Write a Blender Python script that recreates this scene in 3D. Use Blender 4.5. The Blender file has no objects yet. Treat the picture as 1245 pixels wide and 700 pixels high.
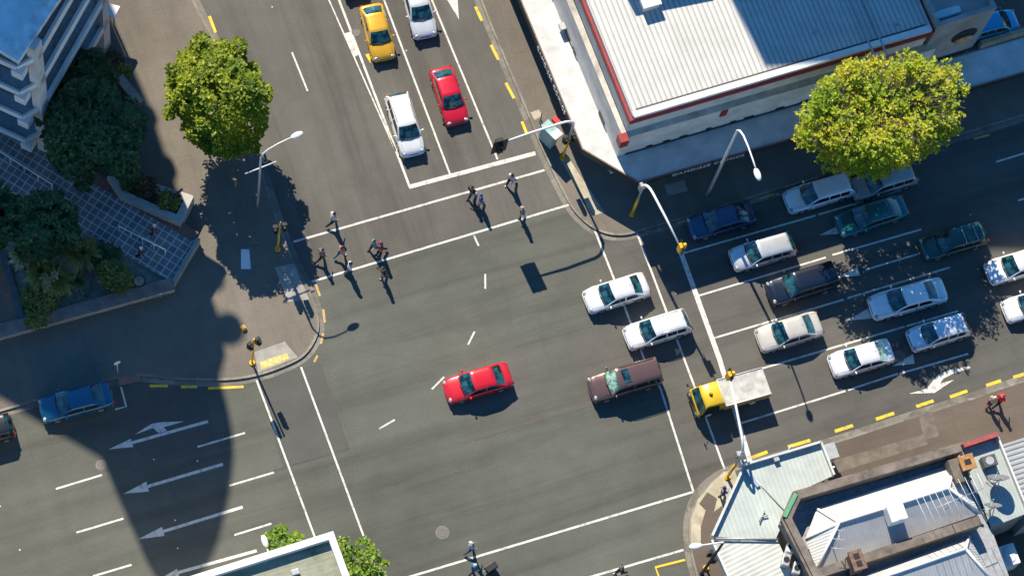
import bpy, bmesh, math, random
from mathutils import Vector, Matrix, noise
random.seed(7)
SC = bpy.context.scene
COL = SC.collection
R_ = math.radians

# ------------------------------------------------------------------ camera geometry
FPX, CX, CY, HCAM = 3500.0, 622.5, 350.0, 180.0
DN = Vector((214.0 - CX, 1611.0 - CY, FPX)).normalized()      # straight down, in camera axes (right, down, forward)
def _gp(px, py, z=0.0):
    r = Vector((px - CX, py - CY, FPX)); return r * ((HCAM - z) / r.dot(DN))
_Z = -DN
_X = _gp(1155, 325) - _gp(868, 411); _X.normalize(); _X = (_X - _Z * _X.dot(_Z)).normalized()
_Y = _Z.cross(_X)
def g(px, py, z=0.0):
    """world point at height z that the photograph shows at pixel px, py"""
    p = _gp(px, py, z)
    return Vector((_X.dot(p), _Y.dot(p), z))
def w2(px, py, z=0.0):
    p = g(px, py, z); return (p.x, p.y)
SUN_EL, SUN_AZ = 43.0, 95.5
SHX, SHY = -math.cos(R_(SUN_AZ)) / math.tan(R_(SUN_EL)), -math.sin(R_(SUN_AZ)) / math.tan(R_(SUN_EL))

# ------------------------------------------------------------------ materials
def new_mat(name):
    m = bpy.data.materials.new(name); m.use_nodes = True
    nt = m.node_tree; b = nt.nodes['Principled BSDF']
    return m, nt, b
def N(nt, t, **kw):
    n = nt.nodes.new(t)
    for k, v in kw.items():
        if k in n.inputs: n.inputs[k].default_value = v
        else: setattr(n, k, v)
    return n
def L(nt, a, b): nt.links.new(a, b)
def coords(nt, scale=(1, 1, 1), rot=0.0, gen='Object'):
    tc = N(nt, 'ShaderNodeTexCoord'); mp = N(nt, 'ShaderNodeMapping')
    mp.inputs['Scale'].default_value = scale; mp.inputs['Rotation'].default_value = (0, 0, rot)
    L(nt, tc.outputs[gen], mp.inputs['Vector']); return mp.outputs['Vector']
def ramp(nt, fac, stops):
    r = N(nt, 'ShaderNodeValToRGB'); e = r.color_ramp.elements
    while len(e) > 1: e.remove(e[-1])
    e[0].position = stops[0][0]; e[0].color = (*stops[0][1], 1)
    for p, c in stops[1:]:
        x = e.new(p); x.color = (*c, 1)
    L(nt, fac, r.inputs['Fac']); return r.outputs['Color']
def mixc(nt, mode, fac, a, b):
    m = N(nt, 'ShaderNodeMix', data_type='RGBA', blend_type=mode)
    if isinstance(fac, float): m.inputs[0].default_value = fac
    else: L(nt, fac, m.inputs[0])
    for s, v in ((6, a), (7, b)):
        if isinstance(v, tuple): m.inputs[s].default_value = (*v, 1)
        else: L(nt, v, m.inputs[s])
    return m.outputs[2]
def g3(v): return (v, v, v)
def plain(name, col, rough=0.6, metal=0.0, var=0.12, scale=3.0, coat=0.0, spec=0.5):
    m, nt, b = new_mat(name)
    if var > 0:
        n = N(nt, 'ShaderNodeTexNoise', Scale=scale, Detail=5.0, Roughness=0.6)
        L(nt, coords(nt), n.inputs['Vector'])
        c = mixc(nt, 'MULTIPLY', 1.0, tuple(col), ramp(nt, n.outputs['Fac'], [(0.3, g3(1 - var * 1.5)), (0.7, g3(1 + var))]))
        L(nt, c, b.inputs['Base Color'])
    else: b.inputs['Base Color'].default_value = (*col, 1)
    b.inputs['Roughness'].default_value = rough; b.inputs['Metallic'].default_value = metal
    b.inputs['Coat Weight'].default_value = coat; b.inputs['Coat Roughness'].default_value = 0.04
    b.inputs['Specular IOR Level'].default_value = spec
    return m
def asphalt(name, base, streak='x', patch=0.16, streak_amt=0.22, joints=0.0):
    m, nt, b = new_mat(name)
    big = N(nt, 'ShaderNodeTexNoise', Scale=0.09, Detail=6.0, Roughness=0.62); L(nt, coords(nt), big.inputs['Vector'])
    c = mixc(nt, 'MULTIPLY', 1.0, tuple(base), ramp(nt, big.outputs['Fac'], [(0.3, g3(1 - patch)), (0.52, g3(1.0)), (0.72, g3(1 + patch * .7))]))
    s = (0.035, 0.55, 1) if streak == 'x' else (0.55, 0.035, 1)
    st = N(nt, 'ShaderNodeTexNoise', Scale=1.0, Detail=5.0, Roughness=0.65, Distortion=0.35); L(nt, coords(nt, s, R_(-3)), st.inputs['Vector'])
    c = mixc(nt, 'MULTIPLY', 1.0, c, ramp(nt, st.outputs['Fac'], [(0.32, g3(1 - streak_amt)), (0.5, g3(1.0)), (0.7, g3(1 + streak_amt * .55))]))
    sp = N(nt, 'ShaderNodeTexNoise', Scale=0.7, Detail=3.0, Roughness=0.5); L(nt, coords(nt), sp.inputs['Vector'])
    c = mixc(nt, 'MULTIPLY', 1.0, c, ramp(nt, sp.outputs['Fac'], [(0.3, g3(0.93)), (0.7, g3(1.05))]))
    gr = N(nt, 'ShaderNodeTexNoise', Scale=9.0, Detail=4.0, Roughness=0.8); L(nt, coords(nt), gr.inputs['Vector'])
    c = mixc(nt, 'MULTIPLY', 1.0, c, ramp(nt, gr.outputs['Fac'], [(0.25, g3(0.80)), (0.75, g3(1.18))]))
    # hairline cracks and joints
    vo = N(nt, 'ShaderNodeTexVoronoi', feature='DISTANCE_TO_EDGE', Scale=0.13)
    wn = N(nt, 'ShaderNodeTexNoise', Scale=0.6, Detail=4.0); L(nt, coords(nt), wn.inputs['Vector'])
    ad = N(nt, 'ShaderNodeVectorMath', operation='MULTIPLY_ADD'); ad.inputs[1].default_value = (0.9, 0.9, 0)
    L(nt, wn.outputs['Color'], ad.inputs[0]); L(nt, coords(nt), ad.inputs[2]); L(nt, ad.outputs[0], vo.inputs['Vector'])
    c = mixc(nt, 'MULTIPLY', 1.0, c, ramp(nt, vo.outputs['Distance'], [(0.0, g3(0.93)), (0.003, g3(0.95)), (0.006, g3(1.0))]))
    if joints:
        br = N(nt, 'ShaderNodeTexBrick', offset=0.0, Scale=1.0); br.inputs['Brick Width'].default_value = joints; br.inputs['Row Height'].default_value = joints * .75; br.inputs['Mortar Size'].default_value = .022
        br.inputs['Color1'].default_value = (.975, .975, .975, 1); br.inputs['Color2'].default_value = (1.02, 1.02, 1.02, 1); br.inputs['Mortar'].default_value = (.90, .90, .90, 1)
        L(nt, coords(nt, (1, 1, 1), R_(4)), br.inputs['Vector']); c = mixc(nt, 'MULTIPLY', 1.0, c, br.outputs['Color'])
    # pale chewing-gum and grit spots
    v2 = N(nt, 'ShaderNodeTexVoronoi', Scale=0.55, Randomness=1.0); L(nt, coords(nt), v2.inputs['Vector'])
    c = mixc(nt, 'ADD', ramp(nt, v2.outputs['Distance'], [(0.0, g3(1.0)), (0.022, g3(0.5)), (0.03, g3(0.0))]), c, (0.06, 0.06, 0.055))
    L(nt, c, b.inputs['Base Color']); b.inputs['Roughness'].default_value = 0.88; b.inputs['Specular IOR Level'].default_value = 0.25
    bp = N(nt, 'ShaderNodeBump', Strength=0.25, Distance=0.02); L(nt, gr.outputs['Fac'], bp.inputs['Height']); L(nt, bp.outputs['Normal'], b.inputs['Normal'])
    return m
def paint_line(name, col, wear=0.45):
    m, nt, b = new_mat(name)
    n = N(nt, 'ShaderNodeTexNoise', Scale=2.2, Detail=8.0, Roughness=0.75); L(nt, coords(nt), n.inputs['Vector'])
    c = mixc(nt, 'MIX', ramp(nt, n.outputs['Fac'], [(0.44 + .1 * (1 - wear), g3(0.04)), (0.66, g3(0.75))]), tuple(col), (0.13, 0.125, 0.115))
    L(nt, c, b.inputs['Base Color']); b.inputs['Roughness'].default_value = 0.7; return m
def corrugated(name, col, pitch, angle, depth=0.35, var=0.12, rough=0.5, metal=0.0):
    """ribbed sheet roofing; angle = direction across the ribs"""
    m, nt, b = new_mat(name)
    w = N(nt, 'ShaderNodeTexWave', wave_type='BANDS', bands_direction='X', wave_profile='SIN', Scale=6.2832 / pitch / 20.0)
    L(nt, coords(nt, (1, 1, 1), angle), w.inputs['Vector'])
    n = N(nt, 'ShaderNodeTexNoise', Scale=0.5, Detail=6.0, Roughness=0.65); L(nt, coords(nt), n.inputs['Vector'])
    c = mixc(nt, 'MULTIPLY', 1.0, tuple(col), ramp(nt, n.outputs['Fac'], [(0.3, g3(1 - var * 1.4)), (0.7, g3(1 + var * .6))]))
    c = mixc(nt, 'MULTIPLY', 1.0, c, ramp(nt, w.outputs['Fac'], [(0.0, g3(1 - depth)), (0.35, g3(1.0)), (1.0, g3(1.0))]))  # rib shade painted into the colour: depth darkens the troughs
    L(nt, c, b.inputs['Base Color']); b.inputs['Roughness'].default_value = rough; b.inputs['Metallic'].default_value = metal
    bp = N(nt, 'ShaderNodeBump', Strength=0.5, Distance=0.03); L(nt, w.outputs['Fac'], bp.inputs['Height']); L(nt, bp.outputs['Normal'], b.inputs['Normal'])
    return m
def tiles(name, c1, c2, mortar, size, angle):
    m, nt, b = new_mat(name)
    br = N(nt, 'ShaderNodeTexBrick', offset=0.0, squash=1.0, Scale=1.0)
    br.inputs['Color1'].default_value = (*c1, 1); br.inputs['Color2'].default_value = (*c2, 1); br.inputs['Mortar'].default_value = (*mortar, 1)
    br.inputs['Brick Width'].default_value = size; br.inputs['Row Height'].default_value = size; br.inputs['Mortar Size'].default_value = size * .075
    br.inputs['Bias'].default_value = 0.0
    L(nt, coords(nt, (1, 1, 1), angle), br.inputs['Vector'])
    n = N(nt, 'ShaderNodeTexNoise', Scale=0.8, Detail=5.0); L(nt, coords(nt), n.inputs['Vector'])
    c = mixc(nt, 'MULTIPLY', 1.0, br.outputs['Color'], ramp(nt, n.outputs['Fac'], [(0.3, g3(0.72)), (0.7, g3(1.2))]))
    L(nt, c, b.inputs['Base Color']); b.inputs['Roughness'].default_value = 0.55; return m
def car_paint(name, col, metal=0.25, rough=0.32):
    m, nt, b = new_mat(name)
    n = N(nt, 'ShaderNodeTexNoise', Scale=1.3, Detail=6.0, Roughness=0.7); L(nt, coords(nt), n.inputs['Vector'])
    c = mixc(nt, 'MULTIPLY', 1.0, tuple(col), ramp(nt, n.outputs['Fac'], [(0.3, g3(0.90)), (0.7, g3(1.06))]))
    L(nt, c, b.inputs['Base Color']); b.inputs['Metallic'].default_value = metal; b.inputs['Roughness'].default_value = rough
    b.inputs['Coat Weight'].default_value = 0.8; b.inputs['Coat Roughness'].default_value = 0.05
    return m
def leaf_mat(name, cols, transl=0.35):
    m, nt, b = new_mat(name)
    gm = N(nt, 'ShaderNodeNewGeometry')
    n = N(nt, 'ShaderNodeTexNoise', Scale=0.45, Detail=3.0); L(nt, coords(nt), n.inputs['Vector'])
    ma = N(nt, 'ShaderNodeMath', operation='MULTIPLY_ADD'); ma.inputs[1].default_value = 0.55; L(nt, gm.outputs['Random Per Island'], ma.inputs[0])
    m2 = N(nt, 'ShaderNodeMath', operation='MULTIPLY_ADD'); m2.inputs[1].default_value = 1.5; m2.inputs[2].default_value = -0.52
    L(nt, n.outputs['Fac'], m2.inputs[0]); L(nt, m2.outputs[0], ma.inputs[2])
    k = len(cols) - 1
    c = ramp(nt, ma.outputs[0], [(i / k, cc) for i, cc in enumerate(cols)])
    L(nt, c, b.inputs['Base Color']); b.inputs['Roughness'].default_value = 0.5; b.inputs['Specular IOR Level'].default_value = 0.35
    t = N(nt, 'ShaderNodeBsdfTranslucent'); L(nt, c, t.inputs['Color'])
    mx = N(nt, 'ShaderNodeMixShader'); mx.inputs[0].default_value = transl
    L(nt, b.outputs[0], mx.inputs[1]); L(nt, t.outputs[0], mx.inputs[2]); L(nt, mx.outputs[0], nt.nodes['Material Output'].inputs['Surface'])
    return m
def emit(name, col, s):
    m, nt, b = new_mat(name); b.inputs['Base Color'].default_value = (*col, 1)
    b.inputs['Emission Color'].default_value = (*col, 1); b.inputs['Emission Strength'].default_value = s; return m

M = {}
M['ground'] = asphalt('ground_asphalt', (0.10, 0.098, 0.09))
M['road'] = asphalt('intersection_asphalt', (0.098, 0.101, 0.085), 'x', 0.20, 0.22)
M['road_warm'] = asphalt('street_asphalt', (0.110, 0.104, 0.091), 'y', 0.16, 0.26)
M['road_right'] = asphalt('avenue_asphalt', (0.100, 0.096, 0.085), 'x', 0.16, 0.26)
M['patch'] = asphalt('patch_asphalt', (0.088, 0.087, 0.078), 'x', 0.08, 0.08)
M['patch_dark'] = asphalt('repair_asphalt', (0.085, 0.083, 0.076), 'x', 0.06, 0.05)
M['walk'] = asphalt('footpath_seal', (0.158, 0.139, 0.114), 'y', 0.24, 0.14, 2.9)
M['walk_br'] = asphalt('footpath_seal_brown', (0.125, 0.100, 0.081), 'x', 0.18, 0.12, 3.3)
def stones(name, col):
    m, nt, b = new_mat(name); v = N(nt, 'ShaderNodeTexVoronoi', Scale=1.05); L(nt, coords(nt), v.inputs['Vector'])
    hv = N(nt, 'ShaderNodeSeparateColor'); L(nt, v.outputs['Color'], hv.inputs[0]); c = mixc(nt, 'MULTIPLY', 1.0, tuple(col), ramp(nt, hv.outputs[0], [(0.0, g3(.68)), (1.0, g3(1.22))]))
    n = N(nt, 'ShaderNodeTexNoise', Scale=4.0, Detail=5.0, Roughness=.7); L(nt, coords(nt), n.inputs['Vector']); c = mixc(nt, 'MULTIPLY', 1.0, c, ramp(nt, n.outputs['Fac'], [(.3, g3(.75)), (.7, g3(1.15))]))
    L(nt, c, b.inputs['Base Color']); b.inputs['Roughness'].default_value = .88; return m
M['kerb'] = stones('kerb_concrete', (0.22, 0.20, 0.165))
M['gutter'] = stones('gutter_concrete', (0.185, 0.17, 0.14))
M['concrete'] = plain('pale_concrete', (0.30, 0.285, 0.25), 0.85, var=0.18, scale=1.2)
M['concrete_cream'] = plain('cream_concrete', (0.42, 0.37, 0.27), 0.85, var=0.2, scale=1.5)
M['cover'] = plain('steel_cover', (0.13, 0.12, 0.105), 0.6, var=0.3, scale=8)
M['white_line'] = paint_line('white_road_paint', (0.62, 0.60, 0.54))
M['yellow_line'] = paint_line('yellow_road_paint', (0.78, 0.50, 0.02), 0.3)
M['orange_line'] = paint_line('orange_road_paint', (0.55, 0.33, 0.10), 0.5)
M['tactile'] = plain('yellow_tactile_paving', (0.70, 0.50, 0.17), 0.8, var=0.3, scale=5)
M['white'] = plain('white_paint', (0.74, 0.73, 0.70), 0.5, var=0.1, scale=1.0)
M['offwhite'] = plain('offwhite_wall_paint', (0.62, 0.60, 0.56), 0.7, var=0.15, scale=0.8)
M['red'] = plain('dark_red_paint', (0.30, 0.025, 0.03), 0.5, var=0.15)
M['bright_red'] = plain('bright_red_cloth', (0.62, 0.03, 0.03), 0.6, var=0.1)
M['yellow'] = plain('signal_yellow_paint', (0.75, 0.42, 0.015), 0.4, var=0.1)
M['galv'] = plain('galvanised_steel', (0.42, 0.43, 0.43), 0.45, metal=0.4, var=0.12)
M['white_steel'] = plain('white_painted_steel', (0.70, 0.70, 0.68), 0.35, var=0.05)
M['black'] = plain('black_plastic', (0.013, 0.013, 0.015), 0.5, var=0.0)
M['rubber'] = plain('tyre_rubber', (0.02, 0.02, 0.02), 0.8, var=0.1)
M['alloy'] = plain('wheel_alloy', (0.52, 0.52, 0.53), 0.3, metal=0.8, var=0.05)
M['chrome'] = plain('chrome_trim', (0.6, 0.6, 0.6), 0.2, metal=0.9, var=0.0)
M['lamp_glass'] = plain('headlight_glass', (0.30, 0.32, 0.34), 0.12, var=0.25, scale=9, coat=0.6)
M['tail'] = plain('tail_light_red', (0.35, 0.012, 0.012), 0.2, var=0.0, coat=1.0)
M['indicator'] = plain('indicator_orange', (0.60, 0.20, 0.02), 0.2, var=0.0, coat=1.0)
M['plate'] = plain('plate_white', (0.7, 0.7, 0.68), 0.5, var=0.0)
def glass(name, col, var=0.6):
    m, nt, b = new_mat(name)
    n = N(nt, 'ShaderNodeTexNoise', Scale=2.4, Detail=2.0); L(nt, coords(nt), n.inputs['Vector'])
    c = mixc(nt, 'MULTIPLY', 1.0, tuple(col), ramp(nt, n.outputs['Fac'], [(0.38, g3(1 - var)), (0.62, g3(1 + var * 1.3))]))
    L(nt, c, b.inputs['Base Color']); b.inputs['Roughness'].default_value = 0.04; b.inputs['Specular IOR Level'].default_value = 0.8
    b.inputs['Coat Weight'].default_value = 0.6; b.inputs['Coat Roughness'].default_value = 0.02
    return m
M['glass'] = glass('tinted_car_glass', (0.010, 0.044, 0.050), .8)
M['glass_side'] = glass('dark_side_glass', (0.012, 0.018, 0.022), 0.3)
M['glass_green'] = glass('pale_green_car_glass', (0.16, 0.27, 0.20), 0.7)
M['glass_build'] = glass('building_glass', (0.022, 0.038, 0.05), 0.3)
M['bark'] = plain('bark', (0.11, 0.085, 0.065), 0.9, var=0.3, scale=5)
M['twig'] = plain('twig_bark', (0.17, 0.125, 0.10), 0.9, var=0.2, scale=4)
M['soil'] = plain('planting_soil', (0.10, 0.075, 0.05), 0.95, var=0.35, scale=2)
M['gravel'] = plain('pale_gravel_bed', (0.32, 0.27, 0.20), 0.95, var=0.3, scale=3)
M['brick_paving'] = tiles('brick_paving', (0.32, 0.13, 0.08), (0.26, 0.11, 0.07), (0.20, 0.13, 0.1), 0.32, 0.3)

# ------------------------------------------------------------------ mesh builder
class MB:
    def __init__(s): s.v = []; s.f = []; s.m = []; s.sm = []
    def add(s, vs, fs, m=0, smooth=False):
        o = len(s.v); s.v += [Vector(a) for a in vs]
        for f in fs: s.f.append([o + i for i in f]); s.m.append(m); s.sm.append(smooth)
        return s
    def box(s, c, d, rz=0.0, m=0, taper=1.0):
        hx, hy, hz = d[0] / 2, d[1] / 2, d[2] / 2; ca, sa = math.cos(rz), math.sin(rz); vs = []
        for z, t in ((-hz, 1.0), (hz, taper)):
            for x, y in ((-hx, -hy), (hx, -hy), (hx, hy), (-hx, hy)):
                x *= t; y *= t
                vs.append((c[0] + x * ca - y * sa, c[1] + x * sa + y * ca, c[2] + z))
        return s.add(vs, [(3, 2, 1, 0), (4, 5, 6, 7), (0, 1, 5, 4), (1, 2, 6, 5), (2, 3, 7, 6), (3, 0, 4, 7)], m)
    def poly(s, pts, m=0): return s.add(pts, [list(range(len(pts)))], m)
    def prism(s, xy, z0, z1, m=0, mside=None, bottom=True):
        n = len(xy)
        area = sum(xy[i][0] * xy[(i + 1) % n][1] - xy[(i + 1) % n][0] * xy[i][1] for i in range(n))
        if area < 0: xy = list(reversed(xy))
        vs = [(x, y, z0) for x, y in xy] + [(x, y, z1) for x, y in xy]
        s.add(vs, [list(range(n, 2 * n))], m)
        o = len(s.v) - 2 * n; ms = m if mside is None else mside
        for i in range(n):
            j = (i + 1) % n; s.f.append([o + i, o + j, o + n + j, o + n + i]); s.m.append(ms); s.sm.append(False)
        if bottom: s.f.append([o + i for i in reversed(range(n))]); s.m.append(ms); s.sm.append(False)
        return s
    def tube(s, pts, rs, n=8, m=0, cap=True):
        pts = [Vector(p) for p in pts]
        if not isinstance(rs, (list, tuple)): rs = [rs] * len(pts)
        rings = []; o = len(s.v); up = None
        for i, p in enumerate(pts):
            d = (pts[min(i + 1, len(pts) - 1)] - pts[max(i - 1, 0)])
            d = d.normalized() if d.length > 1e-9 else Vector((0, 0, 1))
            a = d.orthogonal().normalized() if up is None else (up - d * up.dot(d))
            if a.length < 1e-6: a = d.orthogonal()
            a.normalize(); up = a; b = d.cross(a)
            for k in range(n):
                t = 2 * math.pi * k / n; s.v.append(p + (a * math.cos(t) + b * math.sin(t)) * rs[i])
        for i in range(len(pts) - 1):
            for k in range(n):
                k2 = (k + 1) % n
                s.f.append([o + i * n + k, o + i * n + k2, o + (i + 1) * n + k2, o + (i + 1) * n + k]); s.m.append(m); s.sm.append(True)
        if cap:
            s.f.append([o + k for k in reversed(range(n))]); s.m.append(m); s.sm.append(False)
            q = o + (len(pts) - 1) * n; s.f.append([q + k for k in range(n)]); s.m.append(m); s.sm.append(False)
        return s
    def ell(s, c, r, n=12, k=7, m=0, zmin=-1.0, rz=0.0):
        vs = []; fs = []; ca, sa = math.cos(rz), math.sin(rz); a0 = math.asin(max(-1, zmin))
        for i in range(k + 1):
            t = a0 + (math.pi / 2 - a0) * i / k
            for j in range(n):
                p = 2 * math.pi * j / n; x = r[0] * math.cos(t) * math.cos(p); y = r[1] * math.cos(t) * math.sin(p)
                vs.append((c[0] + x * ca - y * sa, c[1] + x * sa + y * ca, c[2] + r[2] * math.sin(t)))
        for i in range(k):
            for j in range(n):
                j2 = (j + 1) % n; fs.append((i * n + j, i * n + j2, (i + 1) * n + j2, (i + 1) * n + j))
        fs.append(tuple(reversed(range(n))))
        return s.add(vs, fs, m, True)
    def disc(s, c, nrm, r, n=16, m=0, h=0.0):
        nrm = Vector(nrm).normalized(); return s.tube([Vector(c) - nrm * h / 2, Vector(c) + nrm * h / 2], r, n, m)
    def build(s, name, mats, parent=None, world=True, smooth_angle=None, bevel=0.0):
        me = bpy.data.meshes.new(name)
        off = parent.location if (parent is not None and world) else Vector((0, 0, 0))
        if parent is not None and world and parent.parent is not None: off = parent.location + parent.parent.location
        me.from_pydata([v - off for v in s.v], [], s.f)
        if not isinstance(mats, (list, tuple)): mats = [mats]
        for m in mats: me.materials.append(m)
        me.polygons.foreach_set('material_index', s.m); me.polygons.foreach_set('use_smooth', s.sm); me.update()
        o = bpy.data.objects.new(name, me); COL.objects.link(o)
        if parent is not None: o.parent = parent
        if bevel:
            bv = o.modifiers.new('edge', 'BEVEL'); bv.width = bevel; bv.segments = 2; bv.limit_method = 'ANGLE'
        return o
def tag(o, label=None, cat=None, group=None, kind=None):
    for k, v in (('label', label), ('category', cat), ('group', group), ('kind', kind)):
        if v: o[k] = v
    return o
def thing(name, label, cat, loc, rz=0.0, group=None):
    o = bpy.data.objects.new(name, None); COL.objects.link(o); o.location = loc; o.rotation_euler = (0, 0, rz); o.empty_display_size = .3
    return tag(o, label, cat, group)
def children(o): return [c for c in ALLCH.get(o.name, [])] if o.name in ALLCH else list(o.children)
ALLCH = {}
def copy_tree(o, parent=None):
    c = o.copy(); COL.objects.link(c)
    if parent is not None: c.parent = parent
    for ch in list(o.children): copy_tree(ch, c)
    return c
def struct(o, label=None): o['kind'] = 'structure'; (label and o.__setitem__('label', label)); return o

# ------------------------------------------------------------------ ground, roads, footpaths
b = MB(); b.poly([(-3000, -3000, -0.06), (3000, -3000, -0.06), (3000, 3000, -0.06), (-3000, 3000, -0.06)])
struct(b.build('ground', M['ground']), 'grey city ground reaching the horizon')
b = MB(); b.poly([(-120, -60, 0), (220, -60, 0), (220, 200, 0), (-120, 200, 0)])
struct(b.build('road', M['road']), 'grey asphalt of the wide street intersection')
def sheet(name, pts, mat, z, label=None):
    b = MB(); b.poly([(*w2(*p), z) for p in pts])
    if b.f:
        v = b.v; a = sum(v[i].x * v[(i + 1) % len(v)].y - v[(i + 1) % len(v)].x * v[i].y for i in range(len(v)))
        if a < 0: b.f[0].reverse()
    return struct(b.build(name, mat), label)
sheet('side_road', [(150, -400), (470, -420), (690, 246), (380, 340), (335, 300), (235, 60)], M['road_warm'], .004, 'grey brown asphalt of the street with the waiting cars')
sheet('avenue_road', [(705, 262), (1700, -40), (1700, 420), (905, 640), (850, 600)], M['road_right'], .004, 'asphalt of the busy multi lane avenue')
sheet('road_patch', [(312, 464), (389, 441), (424, 546), (344, 567)], M['patch'], .008, 'smoother grey asphalt patch at the corner crossing')
sheet('road_patch', [(625, 421), (720, 394), (812, 372), (846, 455), (700, 500), (560, 540)], M['road_right'], .0075, 'long repaired strip of asphalt across the junction')
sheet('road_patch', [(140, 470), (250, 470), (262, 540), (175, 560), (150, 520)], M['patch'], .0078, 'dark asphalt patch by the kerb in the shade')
sheet('road_patch', [(1012, 548), (1050, 536), (1037, 500), (1000, 512)], M['patch_dark'], .0085, 'small dark asphalt repair by the kerb')
# long dark seams in the seal
def seam(a, c, w=.05, mat='patch_dark', z=.010):
    A = g(*a); B = g(*c); d = (B - A).normalized(); n = Vector((-d.y, d.x, 0)) * w / 2
    b = MB(); b.poly([(*(A - n).xy, z), (*(B - n).xy, z), (*(B + n).xy, z), (*(A + n).xy, z)])
    return struct(b.build('seam', M[mat]), 'thin dark tar seam in the asphalt')
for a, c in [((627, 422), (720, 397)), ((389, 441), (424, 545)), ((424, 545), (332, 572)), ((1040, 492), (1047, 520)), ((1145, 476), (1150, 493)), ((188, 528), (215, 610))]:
    seam(a, c, .07)

def smoothpts(pts, k=4):
    out = []
    for i in range(len(pts) - 1):
        p0, p1, p2, p3 = pts[max(i - 1, 0)], pts[i], pts[i + 1], pts[min(i + 2, len(pts) - 1)]
        for j in range(k):
            t = j / k
            out.append(tuple(0.5 * (2 * p1[a] + (p2[a] - p0[a]) * t + (2 * p0[a] - 5 * p1[a] + 4 * p2[a] - p3[a]) * t * t + (3 * p1[a] - p0[a] - 3 * p2[a] + p3[a]) * t ** 3) for a in (0, 1)))
    out.append(tuple(pts[-1])); return out
def ribbon(path, w, side, z0, z1, name, mat, label):
    """kerb stone run along a world path; side +1 puts it left of the path"""
    n = len(path); P = [Vector((*p, 0)) for p in path]; off = []
    for i in range(n):
        d = (P[min(i + 1, n - 1)] - P[max(i - 1, 0)]).normalized(); off.append(P[i] + Vector((-d.y, d.x, 0)) * w * side)
    b = MB(); vs = []
    for i in range(n): vs += [(P[i].x, P[i].y, z0), (P[i].x, P[i].y, z1), (off[i].x, off[i].y, z1), (off[i].x, off[i].y, z0)]
    fs = []
    for i in range(n - 1):
        a = i * 4; c = a + 4
        for k in range(4):
            k2 = (k + 1) % 4; f = (a + k, c + k, c + k2, a + k2); fs.append(f)
    b.add(vs, fs)
    bm = bmesh.new(); me = bpy.data.meshes.new(name)
    me.from_pydata([v for v in b.v], [], b.f); bm.from_mesh(me); bmesh.ops.recalc_face_normals(bm, faces=bm.faces); bm.to_mesh(me); bm.free()
    me.materials.append(mat); o = bpy.data.objects.new(name, me); COL.objects.link(o); return struct(o, label)
FP = 0.13
def footpath(kerb_px, back, mat, label, side):
    path = smoothpts([w2(*p) for p in kerb_px])
    b = MB(); b.prism(path + [w2(*p) for p in back], -.1, FP, 0)
    struct(b.build('footpath', mat), label)
    ribbon(path, .16, side, -.05, FP + .006, 'kerb', M['kerb'], 'concrete kerb along the ' + label)
    ribbon(path, .36, -side, .0, .0135, 'gutter', M['gutter'], 'concrete gutter along the ' + label)
footpath([(150, -180), (236, 2), (262, 52), (300, 150), (336, 262), (358, 318), (376, 352), (387, 385), (386, 408), (371, 432), (346, 446), (310, 458), (270, 463), (215, 462), (160, 458), (100, 473), (0, 501), (-260, 575)],
         [(-260, 100), (-100, -250)], M['walk'], 'sealed footpath of the plaza corner', -1)
footpath([(455, -330), (583, 0), (603, 50), (622, 96), (640, 138), (660, 186), (682, 231), (698, 258), (722, 279), (752, 287), (790, 279), (900, 246), (1245, 142), (1500, 65)],
         [(1500, -400), (500, -500)], M['walk'], 'sealed footpath in front of the shop', 1)
footpath([(1500, 384), (1245, 462), (1180, 484), (1100, 509), (1010, 538), (930, 560), (893, 570), (866, 584), (846, 606), (838, 632), (838, 660), (846, 700), (880, 800)],
         [(1000, 1200), (1700, 900)], M['walk_br'], 'brown sealed footpath below the old building', 1)
footpath([(520, 900), (478, 738), (463, 700), (452, 688), (436, 684), (412, 690), (380, 700), (150, 772), (-100, 850)],
         [(-100, 1100), (500, 1200)], M['walk'], 'sealed footpath beside the flat roofed building', 1)

def slab(name, pts, mat, z, label, t=.012):
    b = MB(); b.prism([w2(*p, z) for p in pts], z - t, z); return struct(b.build(name, mat), label)
slab('paving_pad', [(334, 325), (357, 320), (376, 364), (350, 367)], M['concrete'], FP + .01, 'pale concrete pad by the crossing')
slab('paving_pad', [(293, 303), (303, 303), (305, 327), (293, 327)], M['white'], FP + .012, 'white square cover on the plaza footpath')
slab('kerb_ramp', [(309, 428), (346, 415), (362, 434), (340, 443), (314, 453)], M['concrete'], FP + .014, 'pale concrete kerb ramp')
slab('tactile_paving', [(316, 440), (349, 429), (352, 436), (318, 449)], M['tactile'], FP + .022, 'yellow tactile paving strip on the kerb ramp')
slab('paving_pad', [(645, 137), (655, 133), (660, 141), (650, 146)], M['concrete_cream'], FP + .010, 'small tan cover in the footpath')
slab('paving_pad', [(680, 192), (690, 190), (735, 258), (722, 262)], M['concrete_cream'], FP + .008, 'tan concrete band by the signal')
slab('kerb_ramp', [(880, 573), (893, 571), (898, 585), (889, 606), (868, 622), (872, 606), (860, 598), (850, 612), (858, 620), (852, 640), (852, 662), (840, 662), (840, 632), (848, 607), (866, 586)], M['concrete_cream'], FP + .012, 'cream paving band curving round the corner')
M['concrete_worn'] = plain('worn_trench_seal', (.155, .13, .105), .9, var=.25, scale=1.2)
slab('paving_pad', [(1117, 505), (1133, 500), (1142, 530), (1124, 535)], M['concrete_worn'], FP + .010, 'greyer strip of footpath seal') 
slab('paving_pad', [(1012, 560), (1125, 527), (1128, 540), (1012, 577)], M['concrete_worn'], FP + .009, 'grey trench patch along the footpath')
slab('paving_pad', [(808, 225), (832, 219), (836, 232), (812, 238)], M['concrete'], FP + .010, 'pale cover in the shaded footpath')
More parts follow.
